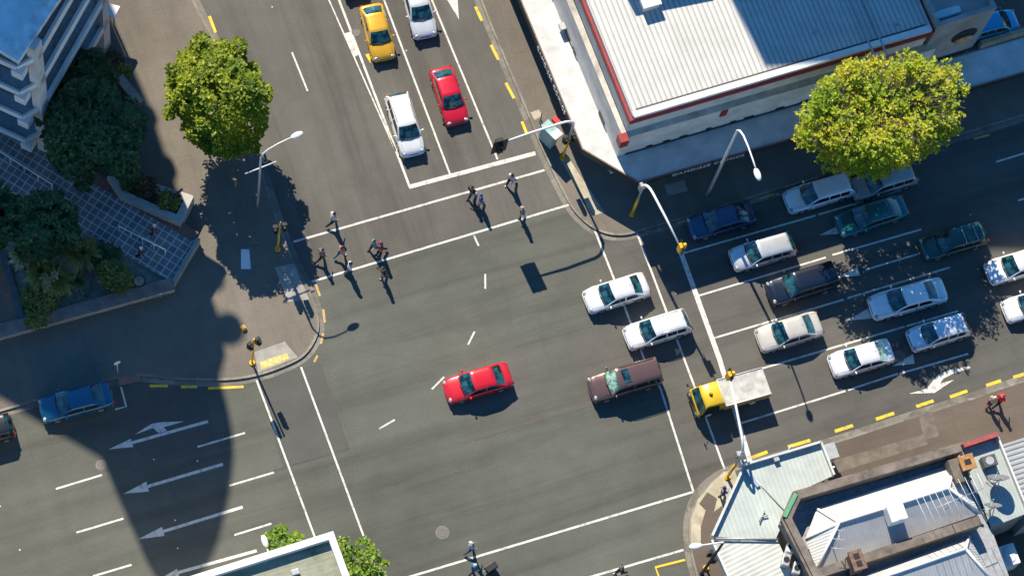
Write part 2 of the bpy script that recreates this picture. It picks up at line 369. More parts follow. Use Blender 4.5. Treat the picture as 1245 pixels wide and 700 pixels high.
slab('red_seal', [(143, 459), (170, 456), (171, 463), (145, 469)], M['brick_paving'], FP + .010, 'red sealed strip on the kerb')

# painted markings
def line(a, c, w=.11, mat='white_line', z=.0145, name='lane_line', label='white painted line on the asphalt'):
    pts = a if isinstance(a, list) else [a, c]
    P = [g(*p) for p in pts]; b = MB(); vs = []
    for i, p in enumerate(P):
        d = (P[min(i + 1, len(P) - 1)] - P[max(i - 1, 0)]).normalized(); n = Vector((-d.y, d.x, 0)) * w / 2
        vs += [(p.x + n.x, p.y + n.y, z), (p.x - n.x, p.y - n.y, z)]
    b.add(vs, [(2 * i, 2 * i + 1, 2 * i + 3, 2 * i + 2) for i in range(len(P) - 1)])
    return struct(b.build(name, M[mat]), label)
def mark(pts, mat='white_line', z=.0145, name='road_arrow', label='white painted arrow on the asphalt'):
    return sheet(name, pts, M[mat], z, label)
line((398, -4), (481, 184), .10); line((409, -8), (498, 227), .16); line((466, -2), (547.5, 213), .13); line((524, -2), (605, 194), .13)
mark([(419, 41), (426, 39), (437, 66), (431, 70)], z=.016, name='hatch_mark', label='worn white median marking')
line((497, 227.5), (651, 186.5), .30, name='stop_line', z=.018, label='thick white stop line'); line((357, 294), (662, 207), .15, name='crossing_line', label='white pedestrian crossing line'); line((379, 342.5), (692, 249), .15, name='crossing_line', label='white pedestrian crossing line')
for a, c in [((576, 286), (582, 299)), ((590, 333), (590, 351)), ((577, 403), (569, 419)), ((540, 458), (525, 473)), ((480, 510), (461, 521)), ((355, 64), (374, 111))]: line(a, c, .12)
mark([(541, -4), (556, -4), (558, 24)])
mark([(444, 66.5), (456, 64.5), (450, 77)], 'yellow_line', .0135, 'bike_mark', 'worn yellow triangle marking'); mark([(487, 176), (494, 186), (491, 196), (487, 190)], 'yellow_line', .0135, 'bike_mark', 'worn yellow triangle marking')
mark([(820, 423), (828, 426), (823, 433)], 'orange_line', .0135, 'bike_mark', 'worn orange triangle marking')
for a, c in [((578, 8.6), (586, 26)), ((597, 55), (606, 73)), ((615, 101), (625, 120)), ((634.5, 148), (641, 164)), ((254.6, 20), (262, 40)), ((390, 340), (398, 360))][:5]:
    line(a, c, .20, 'yellow_line', name='kerb_dash', label='yellow no stopping dash along the kerb')
for a, c in [((384, 346), (389, 360)), ((393, 376), (395, 392)), ((393, 405), (390, 418)), ((386, 432), (382, 440))]: line(a, c, .15, 'orange_line', z=.0175, name='kerb_dash', label='worn orange dash by the kerb')
for a, c in [((182, 469), (204, 469)), ((220, 470), (240, 470)), ((253, 472), (296, 470))]: line(a, c, .18, 'yellow_line', z=.0175, name='kerb_dash', label='yellow no stopping dash along the kerb')
for a, c in [((1015, 524), (1037, 517)), ((1065, 509.5), (1087, 502)), ((1114, 494), (1135, 487)), ((1155, 482.5), (1176, 475)), ((1199, 468.5), (1217, 462.5)), ((1232, 458.5), (1250, 453)), ((958, 543), (985, 535)), ((914, 556), (933, 549))]:
    line(a, c, .22, 'yellow_line', name='kerb_dash', z=.0175, label='bright yellow no stopping dash along the kerb')
for a, c in [((823, 271), (833, 268.5)), ((922, 242), (941, 236)), ((1184, 169), (1203, 164))]: line(a, c, .15, 'orange_line', z=.0175, name='parking_dash', label='faded orange parking bay dash')
# avenue
line([(717, 265), (747, 340), (783, 436), (803, 472), (843, 597)], None, .14, name='crossing_line', label='white pedestrian crossing line')
line([(770.5, 273), (810, 378), (846, 474), (881, 570)], None, .14, name='crossing_line', label='white pedestrian crossing line')
line([(827, 305), (875, 437), (912, 561)], None, .34, z=.018, name='stop_line', label='thick white stop line')
for a, c in [((830, 308), (992, 262)), ((995, 261), (1096, 231)), ((846, 360.5), (1004, 313)), ((1012, 310), (1120, 279)), ((866, 411.5), (1026, 364)), ((1030, 362.5), (1155, 325)), ((890, 458.5), (1100, 397)), ((1102, 396.5), (1165, 378)), ((900, 514.5), (1028, 475)), ((1031, 474), (1092, 454)), ((1094, 454), (1177, 430)), ((1211, 197), (1260, 182)), ((1238, 244), (1300, 225)), ((1075, 219), (1090, 214))]:
    line(a, c, .13)
line((1052, 328), (1119, 308), .13); mark([(1016, 337.5), (1042, 325), (1046, 335)]); mark([(1028, 390), (1066, 369), (1070, 386)]); mark([(996, 286), (1022, 273), (1026, 284)]); mark([(1085, 445), (1110, 430), (1112, 442)], label='worn white arrow')
mark([(1105, 478.5), (1127, 472), (1140, 455.5), (1152, 450), (1178, 445), (1180, 447), (1158, 454.5), (1147, 460), (1143, 466), (1160, 461.5), (1136, 477.5)], label='white left turn arrow painted by the yellow kerb dashes')
# lower crossing and box
line((480, 706), (843, 597.5), .15, name='crossing_line', label='white pedestrian crossing line'); line((700, 706), (831, 668), .15, name='crossing_line', label='white pedestrian crossing line')
line([(833, 680), (797, 689), (803, 706)], None, .15, 'yellow_line', name='bay_mark', label='yellow bay marking by the corner')
# left road
line((312, 462), (390, 672), .13, z=.0155, name='crossing_line', label='white pedestrian crossing line'); line((366, 446), (455, 686), .13, z=.0155, name='crossing_line', label='white pedestrian crossing line')
for a, c in [((68, 594), (124, 577)), ((93, 647), (150, 630)), ((113, 700), (160, 686)), ((240, 543), (298, 526)), ((279, 590), (333, 574)), ((285, 650), (330, 636)), ((-30, 672), (-2, 664))]: line(a, c, .13)
line([(147, 470), (153.5, 494), (140, 497.5)], None, .12, z=.0155, name='bay_mark', label='white parking bay corner mark')
def arrow(tip, h1, h2, tail):
    mark([tip, h1, h2], label='long white lane arrow on the shaded road'); line(((h1[0] + h2[0]) / 2, (h1[1] + h2[1]) / 2), tail, .20, name='road_arrow', z=.0145)
arrow((132, 546), (159, 533), (162, 543), (253, 512)); arrow((150, 600), (178, 585), (181, 597), (271, 564)); arrow((168, 655), (197, 640), (200, 651), (295, 616)); arrow((200, 700), (215, 691), (218, 700), (312, 669))
mark([(164, 528), (184, 515), (196, 513), (224, 512), (199, 519), (203, 523.5), (193, 526), (186, 520)], z=.0150, label='white left turn arrow on the shaded road')
# studs and covers
st = None
for p in [(240, 560), (213, 632), (24, 668), (187, 558), (0, 615), (216, 666), (1180, 261), (1198, 312), (822, 357), (945, 236), (722, 250), (494, 62), (331, 9)]:
    q = g(*p)
    if st is None:
        b = MB(); b.ell((0, 0, 0), (.055, .055, .02), 8, 3, 0, 0.0); st = b.build('road_stud', M['white']); o = st
    else: o = st.copy(); COL.objects.link(o)
    o.location = (q.x, q.y, .004); tag(o, 'small round white stud set in the asphalt', 'road stud', 'white studs dotted over the road')
def manhole(p, r, label):
    q = g(*p); b = MB(); b.disc((q.x, q.y, .010), (0, 0, 1), r, 24, 0, .02); b.disc((q.x, q.y, .013), (0, 0, 1), r * .8, 24, 1, .022)
    tag(b.build('manhole_cover', [M['gutter'], M['cover']]), label, 'manhole cover')
manhole((538, 647), .46, 'round rusty manhole cover in the lower crossing road'); manhole((1093, 433), .42, 'round manhole cover behind the white car with a green rear window')
manhole((264, 383), .26, 'small round cover in the plaza footpath'); manhole((123, 565), .36, 'pale round manhole cover at the edge of the rounded shadow')
manhole((433, 40), .3, 'small round cover on the white median marking')

# ------------------------------------------------------------------ vehicles
def interp(tab, t):
    if t <= tab[0][0]: return tab[0][1]
    for (a, x), (b_, y) in zip(tab, tab[1:]):
        if t <= b_:
            s = (t - a) / (b_ - a); s = s * s * (3 - 2 * s) * .35 + s * .65
            return x + (y - x) * s
    return tab[-1][1]
KIND = {
 'sedan':  dict(name='sedan_car', L=4.6, W=1.78, H=1.43, cab=(.25, .425, .70, .875), hood=.90, belt=.93, deck=.98, wheels=(.19, .80), nose=.70),
 'big':    dict(name='sedan_car', L=4.9, W=1.84, H=1.45, cab=(.255, .43, .69, .86), hood=.92, belt=.95, deck=1.0, wheels=(.19, .79), nose=.72),
 'coupe':  dict(name='hatchback_car', L=4.2, W=1.72, H=1.36, cab=(.275, .46, .74, .93), hood=.86, belt=.90, deck=.93, wheels=(.20, .80), nose=.66),
 'hatch':  dict(name='hatchback_car', L=4.0, W=1.70, H=1.50, cab=(.235, .42, .88, .965), hood=.95, belt=.98, deck=.98, wheels=(.20, .82), nose=.76),
 'wagon':  dict(name='station_wagon', L=4.6, W=1.76, H=1.47, cab=(.25, .425, .885, .968), hood=.91, belt=.95, deck=.97, wheels=(.19, .79), nose=.72),
 'suv':    dict(name='off_road_car', L=4.8, W=1.86, H=1.82, cab=(.245, .375, .955, .985), hood=1.12, belt=1.16, deck=1.16, wheels=(.18, .79), nose=.98),
}
def make_vehicle(kind, rails=False, sunroof=False, bars=False, green_rear=False, glasskey='glass'):
    k = KIND[kind]; Lc, W, H = k['L'], k['W'], k['H']; hw = W / 2
    root = thing(k['name'], 'car', 'car', (0, 0, 0))
    X = lambda t: Lc / 2 - t * Lc
    xa, xb, xc, xd = k['cab']; belt = k['belt']; suv = kind == 'suv'
    zt = [(0, k['nose'] - .12), (.02, k['nose'] - .02), (.06, k['nose'] + .05), (.16, k['hood'] - .06), (xa, k['hood']), (.45, belt), (xc, belt + .01), (xd, k['deck']), (.975, k['deck'] - .03), (1, k['deck'] - .22)]
    wt = [(0, .70), (.012, .82), (.035, .92), (.08, .975), (.16, .995), (.3, 1), (.8, 1), (.9, .985), (.955, .94), (.985, .86), (1, .76)]
    r = .36 if suv else .315; wa, wb_ = k['wheels']; dr = (r + .05) / Lc
    ts = sorted([0, .012, .035, .07, wa - dr, wa - dr * .75, wa - dr * .3, wa + dr * .3, wa + dr * .75, wa + dr, xa, .36, .45, .55, .64, wb_ - dr, wb_ - dr * .75, wb_ - dr * .3, wb_ + dr * .3, wb_ + dr * .75, wb_ + dr, .93, .965, .985, 1])
    low = .28 if suv else .19
    def zb(t):
        z = low
        for c in (wa, wb_):
            d = abs(t - c) / dr
            if d < 1: z = max(z, low + (r * 2 + .03 - low) * math.sqrt(max(0, 1 - d * d)) * .98)
        return z
    b = MB(); ring = []
    for t in ts:
        z1 = interp(zt, t); w = hw * interp(wt, t); z0 = min(zb(t), z1 - .12); mid = z0 + (z1 - .16 - z0) * .55
        half = [(0, z1 + .035), (.42 * w, z1 + .028), (.76 * w, z1 + .004), (.92 * w, z1 - .035), (.985 * w, z1 - .11), (w, mid + .08), (w, mid), (.985 * w, z0 + .04), (.93 * w, z0)]
        o = len(b.v); x = X(t)
        pts = half + [(-y, z) for y, z in reversed(half[1:])]
        b.v += [Vector((x, y, z)) for y, z in pts]; ring.append(list(range(o, o + len(pts))))
    n = len(ring[0])
    for i in range(len(ring) - 1):
        for j in range(n - 1):
            b.f.append([ring[i][j], ring[i][j + 1], ring[i + 1][j + 1], ring[i + 1][j]]); b.m.append(0); b.sm.append(True)
        # the two halves meet at index 8/9 along the floor
    for i in range(len(ring) - 1):
        b.f.append([ring[i][8], ring[i][9], ring[i + 1][9], ring[i + 1][8]]); b.m.append(1); b.sm.append(False)
        b.f.append([ring[i][n - 1], ring[i][0], ring[i + 1][0], ring[i + 1][n - 1]]); b.m.append(0); b.sm.append(True)
    for q, rev in ((ring[0], False), (ring[-1], True)):
        # end caps split into strips so they stay smooth
        for a in range(0, 8):
            f = [q[a], q[a + 1], q[n - a - 1] if a else q[n - 1], q[(n - a) % n]]
            f = list(dict.fromkeys(f)); b.f.append(f if not rev else f[::-1]); b.m.append(0); b.sm.append(True)
    # the lower sets of duplicate floor faces are harmless; remove doubles of face 8-9
    # greenhouse
    base = .925 * hw if not suv else .94 * hw; top = .755 * hw if not suv else .79 * hw; zr = H; z0g = belt - .03
    hm = zr - belt
    def prof(t):
        if t <= xb: s = (t - xa) / (xb - xa); return hm * (1 - (1 - s) ** 1.12) if s < 1 else hm
        if t <= xc: s = (t - xb) / (xc - xb); return hm * (1 + .018 * math.sin(math.pi * s) - .03 * s)
        s = (t - xc) / (xd - xc); hd = (k['deck'] - belt) * 1.0
        return (hm * .97) * (1 - s ** 1.15) + hd * s
    def wy(h): return base - (base - top) * max(0, min(1, h / hm))
    gts = [xa, xa + (xb - xa) * .25, xa + (xb - xa) * .5, xa + (xb - xa) * .75, xb, xb + .03, xb + (xc - xb) * .3, xb + (xc - xb) * .6, xc - .02, xc, xc + (xd - xc) * .35, xc + (xd - xc) * .7, xd]
    rg = []
    for t in gts:
        h = max(prof(t), .0); w = wy(h); x = X(t); bow = .10 if t < xb - .01 else (0.05 * (xb + .1 - t) / .1 if t < xb + .1 else (-.06 if t > xc + .01 else 0))
        pts = [(base, z0g), (wy(h * .9), belt + h * .88), (w * .93, belt + h * .975), (w * .6, belt + h + .018), (0, belt + h + .03)]
        pts = pts + [(-y, z) for y, z in reversed(pts[:-1])]
        o = len(b.v)
        for y, z in pts: b.v.append(Vector((x + bow * (1 - (abs(y) / base) ** 2) * (1 if h < hm * .97 or True else 0), y, z)))
        rg.append(list(range(o, o + 9)))
    for i in range(len(rg) - 1):
        for j in range(8):
            b.f.append([rg[i][j], rg[i][j + 1], rg[i + 1][j + 1], rg[i + 1][j]]); b.m.append(0); b.sm.append(True)
    # shut lines of bonnet and doors, drawn as thin rubber seals
    sl = b
    for y in (-.74, .74):
        sl.tube([(X(.045), y * hw * .93, interp(zt, .045) + .008), (X(.14), y * hw, interp(zt, .14) + .010), (X(xa - .005), y * hw * 1.04, interp(zt, xa - .005) + .006)], .008, 4, 1)
    if kind in ('sedan', 'big'):
        sl.tube([(X(xd + .012), -.70 * hw, k['deck'] + .012), (X(xd + .012), .70 * hw, k['deck'] + .012)], .009, 4, 1)
        for y in (-.72, .72): sl.tube([(X(xd + .012), y * hw, k['deck'] + .012), (X(.972), y * hw * .97, k['deck'] - .02)], .008, 4, 1)
    tb = .57 if kind != 'coupe' else .66
    for s in (-1, 1):
        for t in (xa + .045, tb, min(xc + .01, .765)):
            sl.tube([(X(t), s * (hw + .001), .34), (X(t), s * (hw + .001), .62), (X(t), s * (hw * .985 + .003), belt - .10)], .008, 4, 1)
    body = b.build('body', [M['white'], M['black']], root, False)
    body.modifiers.new('split', 'EDGE_SPLIT').split_angle = R_(38)
    bmx = bmesh.new(); bmx.from_mesh(body.data); bmesh.ops.remove_doubles(bmx, verts=bmx.verts, dist=1e-5); bmesh.ops.recalc_face_normals(bmx, faces=bmx.faces); bmx.to_mesh(body.data); bmx.free()
    # glass
    def gy(t, yy):
        """point on the top surface of the greenhouse at station t, lateral fraction yy"""
        h = prof(t); w = wy(h); bow = .10 if t < xb - .01 else (0.05 * (xb + .1 - t) / .1 if t < xb + .1 else (-.06 if t > xc + .01 else 0))
        y = w * .93 * yy; z = belt + h + .03 - (.012 * (abs(yy) * .93 / .6) if abs(yy) * .93 < .6 else .012 + (h * .025 + .018) * (abs(yy) * .93 - .6) / .33)
        return Vector((X(t) + bow * (1 - (abs(y) / base) ** 2), y, z))
    def pane(name, t0, t1, mat, lat=.93, lift=.014):
        m = MB(); nu, nv = 6, 8; vs = []
        for i in range(nu + 1):
            for j in range(nv + 1):
                t = t0 + (t1 - t0) * i / nu; p = gy(t, lat * (2 * j / nv - 1)); vs.append(p + Vector((lift * .6 if t < xb else (-lift * .6 if t > xc else 0), 0, lift)))
        m.add(vs, [(i * (nv + 1) + j, i * (nv + 1) + j + 1, (i + 1) * (nv + 1) + j + 1, (i + 1) * (nv + 1) + j) for i in range(nu) for j in range(nv)], 0, True)
        o = m.build(name, mat, root, False)
        bm2 = bmesh.new(); bm2.from_mesh(o.data); bmesh.ops.recalc_face_normals(bm2, faces=bm2.faces)
        if sum(f.normal.z for f in bm2.faces) < 0: bmesh.ops.reverse_faces(bm2, faces=bm2.faces)
        bm2.to_mesh(o.data); bm2.free(); return o
    pane('windscreen', xa + (xb - xa) * .03, xa + (xb - xa) * .93, M[glasskey], .97)
    pane('rear_window', xc + (xd - xc) * .10, xc + (xd - xc) * .90, M['glass_green'] if green_rear else M['glass'], .92)
    # dark cowl strip with two wipers
    cw = MB(); c0 = gy(xa + .001, 0)
    cw.tube([gy(xa, -.85) + Vector((.03, 0, .012)), gy(xa, 0) + Vector((.05, 0, .016)), gy(xa, .85) + Vector((.03, 0, .012))], .028, 6)
    for y in (-.7, .05): cw.tube([gy(xa, y) + Vector((.02, 0, .03)), gy(xa + (xb - xa) * .16, y + .62) + Vector((.02, 0, .03))], .009, 4)
    cw.build('wiper_cowl', M['black'], root, False)
    def side(t0, t1, s, name='side_window'):
        m = MB(); z_lo = belt + .055
        def zcap(t): return belt + max(prof(t), 0) * .86 - .02
        tt = [t0 + (t1 - t0) * i / 8 for i in range(9)]; vs = []
        for t in tt:
            zz = max(zcap(t), z_lo + .004)
            for z in (z_lo, zz):
                hh = (z - z0g) / ((belt + hm * .88) - z0g); y = base + (wy(hm * .9) - base) * hh
                vs.append((X(t), s * (y + .012), z))
        fs = [(2 * i, 2 * i + 1, 2 * i + 3, 2 * i + 2) if s < 0 else (2 * i + 2, 2 * i + 3, 2 * i + 1, 2 * i) for i in range(8)]
        m.add(vs, fs, 0, True); return m.build(name, M['glass_side'], root, False)
    tb = .57 if kind != 'coupe' else .66
    for s in (-1, 1):
        side(xa + (xb - xa) * .30, tb - .012, s); side(tb + .008, (xc + (xd - xc) * .35) if kind in ('sedan', 'big', 'coupe') else min(xc - .16, .76), s)
        if kind in ('wagon', 'suv', 'hatch'): side(min(xc - .16, .76) + .015, xc - .012, s)
    # lamps, grille, bumpers, plates
    zn = k['nose']
    for s in (-1, 1):
        m = MB(); m.ell((X(.028), s * hw * .69, zn - .05), (.13, .19, .085), 10, 6, 0, -1, -s * .35); m.build('headlight', M['lamp_glass'], root, False)
        m = MB(); m.ell((X(.985), s * hw * .68, k['deck'] - .17), (.07, .20, .10), 10, 6, 0, -1, s * .3); m.build('tail_light', M['tail'], root, False)
        m = MB(); m.ell((X(xa + (xb - xa) * .33), s * (hw + .10), belt + .10), (.07, .12, .075), 8, 6); m.box((X(xa + (xb - xa) * .33), s * (hw - .01), belt + .06), (.06, .14, .04)); m.build('mirror', M['white'], root, False)
        for t in (tb - .03, min(xc - .02, .74)): m = MB(); m.box((X(t), s * (hw + .006), belt - .14), (.16, .03, .03)); m.build('door_handle', M['black'], root, False)
    m = MB(); m.box((X(.004), 0, zn - .17), (.05, W * .42, .12), m=0); m.build('grille', M['black'], root, False)
    m = MB(); m.box((X(-.004), 0, .36), (.02, .40, .11)); m.build('number_plate', M['plate'], root, False)
    m = MB(); m.box((X(1.002), 0, .62), (.02, .40, .11)); m.build('number_plate', M['plate'], root, False)
    for t, sg in ((.006, 1), (.992, -1)):
        m = MB(); m.tube([(X(t + .035), -hw * .93, .40), (X(t + .004), -hw * .74, .40), (X(t - sg * .002), 0, .40), (X(t + .004) if sg > 0 else X(t - .004), hw * .74, .40), (X(t + .035) if sg > 0 else X(t - .035), hw * .93, .40)] if sg > 0 else
                         [(X(t - .035), -hw * .93, .42), (X(t - .004), -hw * .74, .42), (X(t + .004), 0, .42), (X(t - .004), hw * .74, .42), (X(t - .035), hw * .93, .42)], .085, 8); m.build('bumper', M['black'], root, False)
    for t in (wa, wb_):
        for s in (-1, 1):
            m = MB(); y1 = s * (hw - .005); y0 = s * (hw - .21); c = Vector((X(t), 0, r))
            m.tube([c + Vector((0, y0, 0)), c + Vector((0, y0 + s * .02, 0)), c + Vector((0, y1 - s * .03, 0)), c + Vector((0, y1, 0))], [r * .92, r, r, r * .92], 20)
            wl = m.build('wheel', M['rubber'], root, False)
            m = MB(); m.tube([c + Vector((0, y1 - s * .01, 0)), c + Vector((0, y1 + s * .012, 0))], r * .64, 14); m.tube([c + Vector((0, y1, 0)), c + Vector((0, y1 + s * .02, 0))], r * .16, 8)
            m.build('rim', M['alloy'], wl, False)
    if rails:
        for s in (-1, 1):
            m = MB(); yy = s * top * .90; zz = H + .05
            m.tube([(X(xb + .05), yy, H - .02), (X(xb + .07), yy, zz), (X((xb + xc) / 2), yy, zz + .015), (X(xc - .05), yy, zz - .01), (X(xc - .03), yy, H - .04)], .020, 6)
            m.build('roof_rail', M['chrome'] if not suv else M['black'], root, False)
    if bars:
        for t in (xb + .18, xb + .36):
            m = MB(); m.tube([(X(t), -top, H - .02), (X(t), -top * .9, H + .10), (X(t), top * .9, H + .10), (X(t), top, H - .02)], .022, 6)
            m.build('roof_bar', M['galv'], root, False)
    if sunroof:
        m = MB(); z = H + .045; x0, x1 = X(xb + .055), X(xb + .155)
        m.add([(x0, -top * .66, z), (x1, -top * .66, z), (x1, top * .66, z), (x0, top * .66, z), (x0, -top * .66, z - .03), (x1, -top * .66, z - .03), (x1, top * .66, z - .03), (x0, top * .66, z - .03)],
              [(0, 3, 2, 1), (4, 5, 6, 7), (0, 1, 5, 4), (1, 2, 6, 5), (2, 3, 7, 6), (3, 0, 4, 7)]); m.build('sunroof', M['glass'], root, False)
    m = MB(); m.tube([(X(xc - .03), 0, H), (X(xc - .03) - .35, 0, H + .28)], .008, 4); m.build('aerial', M['black'], root, False)
    return root
PROTO = {}
def car(kind, front, rear, col, label, opts=(), z=.55, metal=.25, rough=.3, trim=None, grp=None):
    key = (kind, tuple(sorted(opts)))
    A, B = g(*front, z), g(*rear, z); d = A - B; ln = d.length; mid = (A + B) / 2
    if key not in PROTO:
        root = make_vehicle(kind, 'rails' in opts, 'sunroof' in opts, 'bars' in opts, 'green' in opts, 'glass_green' if 'palews' in opts else 'glass'); PROTO[key] = root
        first = True
    else: root = copy_tree(PROTO[key]); first = False
    root.location = (mid.x, mid.y, .012); root.rotation_euler = (0, 0, math.atan2(d.y, d.x))
    s = ln / KIND[kind]['L']; root.scale = (max(.86, min(1.1, s)), 1, 1)
    pm = car_paint('car_paint', col, metal, rough); tr = pm if trim is None else trim
    for ch in root.children:
        nm = ch.name.split('.')[0]
        if nm in ('body', 'mirror', 'bumper'):
            ch.material_slots[0].link = 'OBJECT'; ch.material_slots[0].material = pm if nm != 'bumper' else tr
    tag(root, label, 'car', grp); return root
WHITE, SILVER, CREAM = (.76, .755, .74), (.58, .59, .60), (.58, .54, .47)
G1, G2 = 'cars waiting in the street lanes', 'cars on the avenue'
car('coupe', (467.5, 72), (450, 7), (.66, .36, .02), 'yellow hatchback waiting behind the white station wagon', (), grp=G1)
car('sedan', (518, 45), (497, -32), (.62, .64, .66), 'silver sedan at the frame edge beside the yellow hatchback', (), metal=.3, grp=G1)
car('wagon', (503, 188), (481, 115), WHITE, 'white station wagon with roof rails first at the stop line, behind the crossing people', ('rails',), grp=G1)
car('coupe', (557, 150), (535, 84), (.58, .008, .028), 'red hatchback waiting in the lane beside the white station wagon', (), grp=G1)
car('sedan', (434, -6), (413, -72), (.06, .06, .065), 'dark car mostly cut off behind the yellow hatchback', (), grp=G1)
car('sedan', (712.5, 368), (786.5, 345), WHITE, 'plain white sedan driving over the crossing lines into the junction', (), trim=None, grp=G2)
car('wagon', (761.5, 412.5), (837, 389), WHITE, 'white station wagon with roof rails just past the thick stop line', ('rails',), grp=G2)
car('sedan', (542, 477), (620, 454.5), (.62, .012, .022), 'red sedan turning alone in the middle of the junction', ())
car('suv', (717.5, 475.5), (801, 451.5), (.165, .095, .080), 'brown off-road car with a sunroof driving into the junction', ('sunroof', 'palews', 'rails'), rough=.25, metal=.5, grp=G2)
car('sedan', (838.5, 279), (915, 257.5), (.012, .052, .125), 'dark blue sedan in the shade beside the signal arm', (), metal=.4, grp=G2)
car('wagon', (890, 317), (964, 296), SILVER, 'silver station wagon half in shade behind the stop line', (), metal=.5, grp=G2)
car('suv', (934.5, 359), (1014, 335), (.008, .014, .030), 'dark navy off-road car waiting behind the silver station wagon', (), metal=.3, grp=G2)
car('big', (922, 415), (996.5, 393), CREAM, 'beige sedan with a dark rear window in the sunny lane', (), metal=.3, grp=G2)
car('wagon', (956, 247), (1036, 223.5), (.66, .68, .70), 'white station wagon in the shade next to the yellow tree', (), grp=G2)
car('sedan', (1019, 276), (1100, 249.5), (.006, .12, .13), 'teal sedan in the shade below the yellow tree', (), metal=.4, grp=G2)
car('big', (1059, 375.5), (1148, 351.5), (.78, .78, .77), 'silver white sedan dappled by the tree shadow', (), metal=.1, grp=G2)
car('wagon', (1121, 304), (1197, 283), (.008, .060, .048), 'dark green station wagon with two roof bars', ('bars',), metal=.3, grp=G2)
car('hatch', (1106, 415), (1176, 394), (.74, .76, .78), 'pale blue hatchback at the edge of the tree shadow', (), metal=.4, grp=G2)
car('sedan', (1010.5, 446), (1083.5, 425.5), WHITE, 'white sedan with a pale green rear window', ('green',), grp=G2)
car('sedan', (1201, 333.5), (1277, 311), WHITE, 'white sedan cut by the frame edge, the upper of two', (), grp=G2)
car('coupe', (1221.5, 380), (1290, 359.5), WHITE, 'white hatchback cut by the frame edge, the lower of two', (), grp=G2)
car('sedan', (49.5, 500), (136, 478), (.006, .105, .20), 'teal blue sedan parked at the shaded kerb', (), metal=.35)
car('hatch', (-52, 535), (16, 517), (.02, .02, .022), 'dark hatchback mostly outside the frame behind the blue sedan', ())
car('hatch', (1236, 24), (1178, 39), (.008, .33, .58), 'bright blue hatchback parked beside the concrete end of the shop', ())
car('wagon', (1036, 232), (1112, 209), (.34, .34, .34), 'grey station wagon parked under the yellow tree', (), grp=G2)

